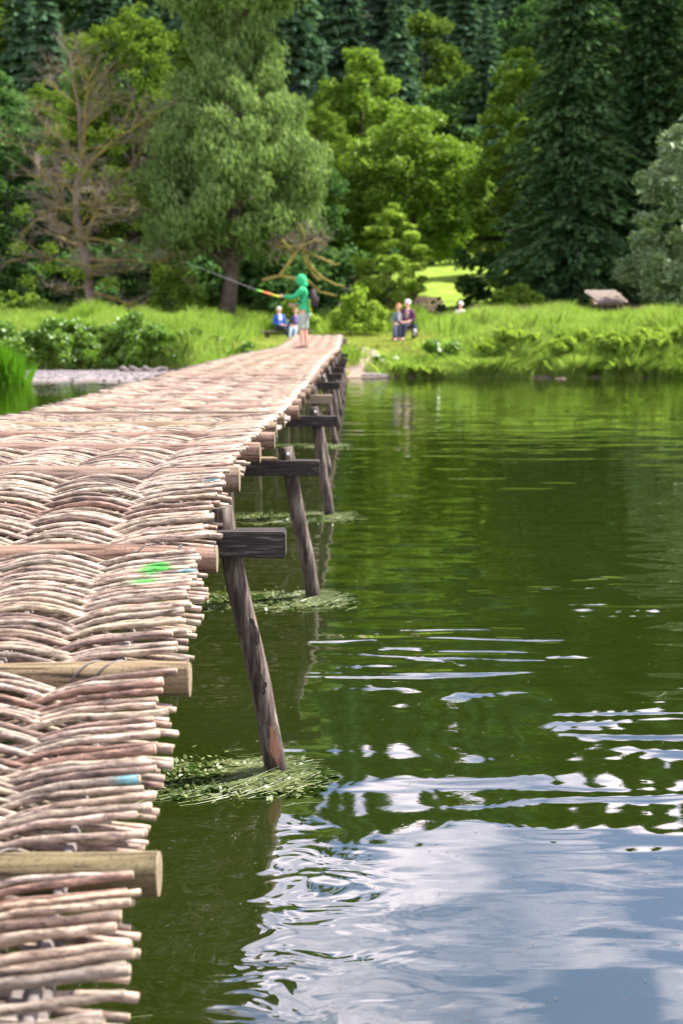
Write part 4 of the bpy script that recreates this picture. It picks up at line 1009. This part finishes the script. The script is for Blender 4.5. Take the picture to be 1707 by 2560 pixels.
sR = chain(V, E, R, [Vector((0.0, .17, 1.36)), Vector((-.03, .21, 1.06)), handR + Vector((.08, 0, .0))], [(.055, .055), (.042, .042), (.028, .028)], chest); hand(V, E, R, sR, (-1, 0, .1), (0, 0, 1), (0, -1, 0), .7)
skinned('body', V, E, R, M['skin'], A)
G = cloth('green_fleece', (0.035, 0.44, 0.17))
V, E, R = [Vector((.03, 0, 1.05))], [], [(.165, .12)]
chain(V, E, R, [Vector((.025, 0, .93)), Vector((.03, 0, .82)), Vector((.03, 0, .79))], [(.155, .125), (.155, .13), (.15, .13)], 0)
c_ = chain(V, E, R, [Vector((.035, 0, 1.22)), Vector((.02, 0, 1.37)), Vector((.0, 0, 1.45))], [(.165, .125), (.14, .11), (.08, .08)], 0)
chain(V, E, R, [Vector((0.0, -.17, 1.37)), Vector((-.09, -.19, 1.29)), Vector((-.18, -.20, 1.205)), Vector((-.32, -.17, 1.20)), Vector((-.45, -.13, 1.215))], [.085, .074, .064, .052, .044], c_ - 1)
chain(V, E, R, [Vector((0.0, .17, 1.37)), Vector((-.02, .20, 1.22)), Vector((-.04, .21, 1.07)), Vector((-.20, .12, 1.02))], [.085, .070, .062, .045], c_ - 1)
skinned('hooded_jacket', V, E, R, G, A)
mb = MB(); mb.ball((-.03, .0, 1.595), (.132, .122, .150), 16, 12); mb.ball((.02, 0, 1.50), (.11, .11, .075), 12, 8); h0 = mb.build('hood', G, A, True)
mb = MB()
for q in (-1, 1): mb.tube([(.0, q * .10, 1.43), (-.13, q * .10, 1.33), (-.14, q * .11, 1.15), (.05, q * .13, 1.0)], .018, 5)
mb.build('shoulder_strap', cloth('strap', (.03, .025, .03)), A, True)
mb = MB(); mb.box((.255, 0, 1.19), (.17, .28, .42), (0, -.06, 0), .82); mb.box((.345, 0, 1.12), (.06, .2, .22)); mb.build('backpack', cloth('backpack_cloth', (.06, .045, .05)), A, True, .03)
V, E, R = [Vector((.02, 0, .88))], [], [(.15, .115)]
for q, xf in ((-1, -.045), (1, .05)):
    chain(V, E, R, [Vector((.02 + xf * .5, q * .095, .76)), Vector((.0 + xf, q * .10, .56)), Vector((xf, q * .10, .47)), Vector((xf, q * .10, .45))], [.11, .10, .092, .09], 0)
skinned('shorts', V, E, R, cloth('shorts_cloth', (.36, .42, .36)), A)
for q, xf in ((-1, -.045), (1, .05)):
    mb = MB(); mb.box((-.05 + xf, q * .105, .012), (.27, .095, .024)); mb.tube([(-.06 + xf, q * .15, .02), (-.06 + xf, q * .105, .065), (-.06 + xf, q * .06, .02)], .012, 5); mb.tube([(.03 + xf, q * .15, .02), (.04 + xf, q * .105, .09), (.03 + xf, q * .06, .02)], .012, 5)
    mb.build('sandal', cloth('sandal', (.05, .04, .05)), A)
# the fishing rod, held: a thing of its own
base_ = Vector((gx, 34.0, gZ)) + Vector((-.56, -.12, 1.215)); tip = Vector(atY(452, 651, 33.6)); m1 = Vector(atY(642, 725, 33.82)); 
fr_ = root('fishing_rod', base_, 'grey fishing rod with yellow, orange and green grip held by the angler', 'fishing rod')
d = (m1 - base_)
for a, b_, cc, nm in ((-.10, .27, (.75, .85, .05), 'grip'), (.27, .76, (.95, .33, .10), 'grip'), (.76, 1.0, (.25, .85, .05), 'grip')):
    mb = MB(); mb.tube([d * a, d * b_], .021, 8); mb.build(nm, plain('grip_paint', cc, .5, .05), fr_, True)
mb = MB(); mb.tube([d, d + (tip - m1) * .5, tip - base_], [.008, .005, .003], 6); mb.build('blank', plain('carbon', (.28, .28, .30), .4, .1), fr_, True)
mb = MB(); mb.tube([tip - base_, tip - base_ + Vector((-1.5, 1, -1.6)), tip - base_ + Vector((-2.4, 2, -2.75))], .0005, 3); mb.build('line', plain('line', (.6, .6, .6), .4, .1), fr_)

def seated(px, Y, seat_h, face, jacket, shirt, trousers, hair, shoe, label, lean=0.0, legdir=None, hands='lap', sc=1.0, hairlen=0.0, skirt=False, zover=None):
    x = atY(px, 800, Y)[0]; z = float(T(x, Y)) if zover is None else zover
    P = root('person', (x, Y, z), label, 'person'); f = Vector(face).normalized(); s = f.cross(Vector((0, 0, 1))).normalized(); u = Vector((0, 0, 1))
    ld = Vector(legdir).normalized() if legdir else f
    H = u * (seat_h + .09); ch = H + u * .42 - f * lean; nk = H + u * .54 - f * lean * 1.2; hc = H + u * .70 - f * lean * 1.2
    V, E, R = [H], [], [(.13, .11)]
    c_ = chain(V, E, R, [H + u * .2 - f * lean * .4, ch, nk], [(.12, .10), (.13, .10), (.05, .05)], 0)
    chain(V, E, R, [nk + u * .08], [(.045, .045)], c_)
    for q in (-1, 1):
        kn = H + s * q * .10 + ld * .42 + u * .02; an = Vector((kn.x, kn.y, .08)) + ld * (.05 if legdir is None else .22)
        chain(V, E, R, [H + s * q * .09 + ld * .08, kn, an, an + ld * .15 - u * .045], [(.085, .085), (.062, .062), (.038, .038), (.026, .036)], 0)
        e = ch + s * q * .24 - u * .24 + f * .04; w = H + s * q * .09 + ld * .30 + u * .10
        if hands == 'wide' and q < 0: w = H + s * q * .30 + f * .05 - u * .02
        i = chain(V, E, R, [ch + s * q * .17 + u * .03, e, w], [(.055, .055), (.042, .042), (.027, .027)], 2); hand(V, E, R, i, ld * .8 - s * q * .5, s * -q, -u, .5)
    skinned('body', V, E, R, M['skin'], P)
    mb = MB(); head(mb, hc, f); mb.build('head', M['skin'], P, True); face_bits(P, hc, f)
    mb = MB(); mb.ball(hc - f * .022 + u * .028, (.098, .098, .112), 12, 8)
    if hairlen: mb.ball(hc - f * .05 - u * hairlen * .5, (.095, .06, hairlen), 10, 7)
    mb.build('hair', hair, P, True)
    V, E, R = [H + u * .02], [], [(.165, .135)]
    c_ = chain(V, E, R, [H + u * .2 - f * lean * .4, ch, nk - u * .02], [(.155, .125), (.15, .12), (.07, .07)], 0)
    for q in (-1, 1):
        e = ch + s * q * .24 - u * .24 + f * .04; w = H + s * q * .09 + ld * .25 + u * .10
        if hands == 'wide' and q < 0: w = H + s * q * .29 + f * .05 + u * .03
        chain(V, E, R, [ch + s * q * .17 + u * .03, e, e.lerp(w, .85)], [.075, .06, .043], 2)
    skinned('jacket', V, E, R, jacket, P)
    if shirt:
        mb = MB(); c = ch - u * .08 + f * (.105 - lean * .1); mb.ball(c, (.075, .075, .17), 10, 8); mb.build('shirt', shirt, P, True)
    V, E, R = [H], [], [(.145, .12)]
    for q in (-1, 1):
        kn = H + s * q * .10 + ld * .42 + u * .02; an = Vector((kn.x, kn.y, .11)) + ld * (.05 if legdir is None else .20)
        chain(V, E, R, [H + s * q * .09 + ld * .08, kn, an], [.10, .078, .06 if not skirt else .09], 0)
        mb = MB(); a2 = Vector((kn.x, kn.y, .0)) + ld * (.05 if legdir is None else .22); mb.ball(a2 + ld * .07 + u * .045, (.06, .06, .045), 8, 6); mb.ball(a2 + ld * .15 + u * .035, (.05, .05, .035), 8, 6); mb.build('shoe', shoe, P, True)
    skinned('trousers', V, E, R, trousers, P); P.scale = (sc, sc, sc); return P
def bench(px0, px1, Y, seat_h, label, posts):
    x0, x1 = atY(px0, 800, Y)[0], atY(px1, 800, Y)[0]; c = (x0 + x1) / 2; z = float(T(c, Y)); r = root('bench', (c, Y, z), label, 'bench')
    mb = MB(); mb.box((0, 0, seat_h - .03), (x1 - x0, .34, .06)); mb.build('seat', M['plank'], r, False, .008)
    for p in posts:
        x = atY(p, 800, Y)[0] - c; mb = MB(); mb.box((x, 0, (seat_h - .06) / 2 - .05), (.14, .22, seat_h - .06 + .1)); mb.build('leg', M['bark'], r, False, .01)
    return r
bench(650, 783, 57, .40, 'long low wooden bench left of the bridge end', (669, 765))
bench(975, 1046, 51.6, .44, 'short dark wooden bench on the landing right of the path', (986, 1034))
white = cloth('white_cloth', (.75, .75, .76)); dk = cloth('dark_cloth', (.025, .028, .045))
seated(700, 56.85, .40, (.35, -1, 0), cloth('blue_jacket', (.03, .10, .42)), white, dk, cloth('grey_hair', (.6, .56, .52)), dk, 'person in a blue jacket sitting on the bench left of the angler', .10, (.75, -.75, 0), 'wide')
seated(739, 56.85, .40, (.1, -1, 0), cloth('charcoal_jacket', (.05, .05, .08)), cloth('violet_shirt', (.20, .16, .45)), cloth('pale_jeans', (.33, .42, .5)), cloth('brown_hair', (.2, .1, .06)), dk, 'person in a dark jacket and violet top sitting beside the blue jacket', 0.02, (-.2, -1, 0))
seated(1018, 51.45, .44, (-.25, -1, 0), cloth('plum_sweater', (.10, .03, .075)), cloth('mauve_print', (.30, .2, .22)), dk, cloth('white_hair', (.85, .83, .80)), dk, 'white haired person in a plum sweater sitting on the right bench', 0.02, (-.45, -1, 0), sc=1.1)
seated(996, 51.45, .44, (.35, -1, 0), cloth('teal_vest', (.12, .17, .18)), cloth('pale_scarf', (.5, .5, .55)), cloth('grey_jeans', (.07, .08, .13)), cloth('ginger_hair', (.5, .2, .08)), dk, 'ginger haired person leaning against the plum sweater on the right bench', 0.0, (-.1, -1, 0), hairlen=.10, skirt=True)
# bag by the bench
q = atY(1036, 800, 51.5)[0]; r = root('bag', (q, 51.3, float(T(q, 51.3))), 'dark bag with a pale front standing by the right bench end', 'bag')
mb = MB(); mb.box((0, 0, .37), (.20, .14, .46), None, .8); mb.build('body', dk, r, True, .02); mb = MB(); mb.box((-.01, -.085, .30), (.13, .03, .26)); mb.build('pocket', cloth('grey_pocket', (.45, .43, .48)), r, True, .01)
mb = MB(); mb.tube([(-.06, 0, .58), (-.04, 0, .72), (.04, 0, .72), (.06, 0, .58)], .012, 5); mb.build('handle', dk, r, True)
zq = atY(1152, 768, 56)[2]
seated(1148, 56, .12, (-.7, -1, 0), cloth('cream_shirt', (.80, .66, .60)), None, cloth('beige_trousers', (.5, .4, .33)), cloth('white_cap', (.85, .83, .8)), dk, 'person in pale pink clothes sitting low in the tall grass', 0.05, zover=zq - .82)
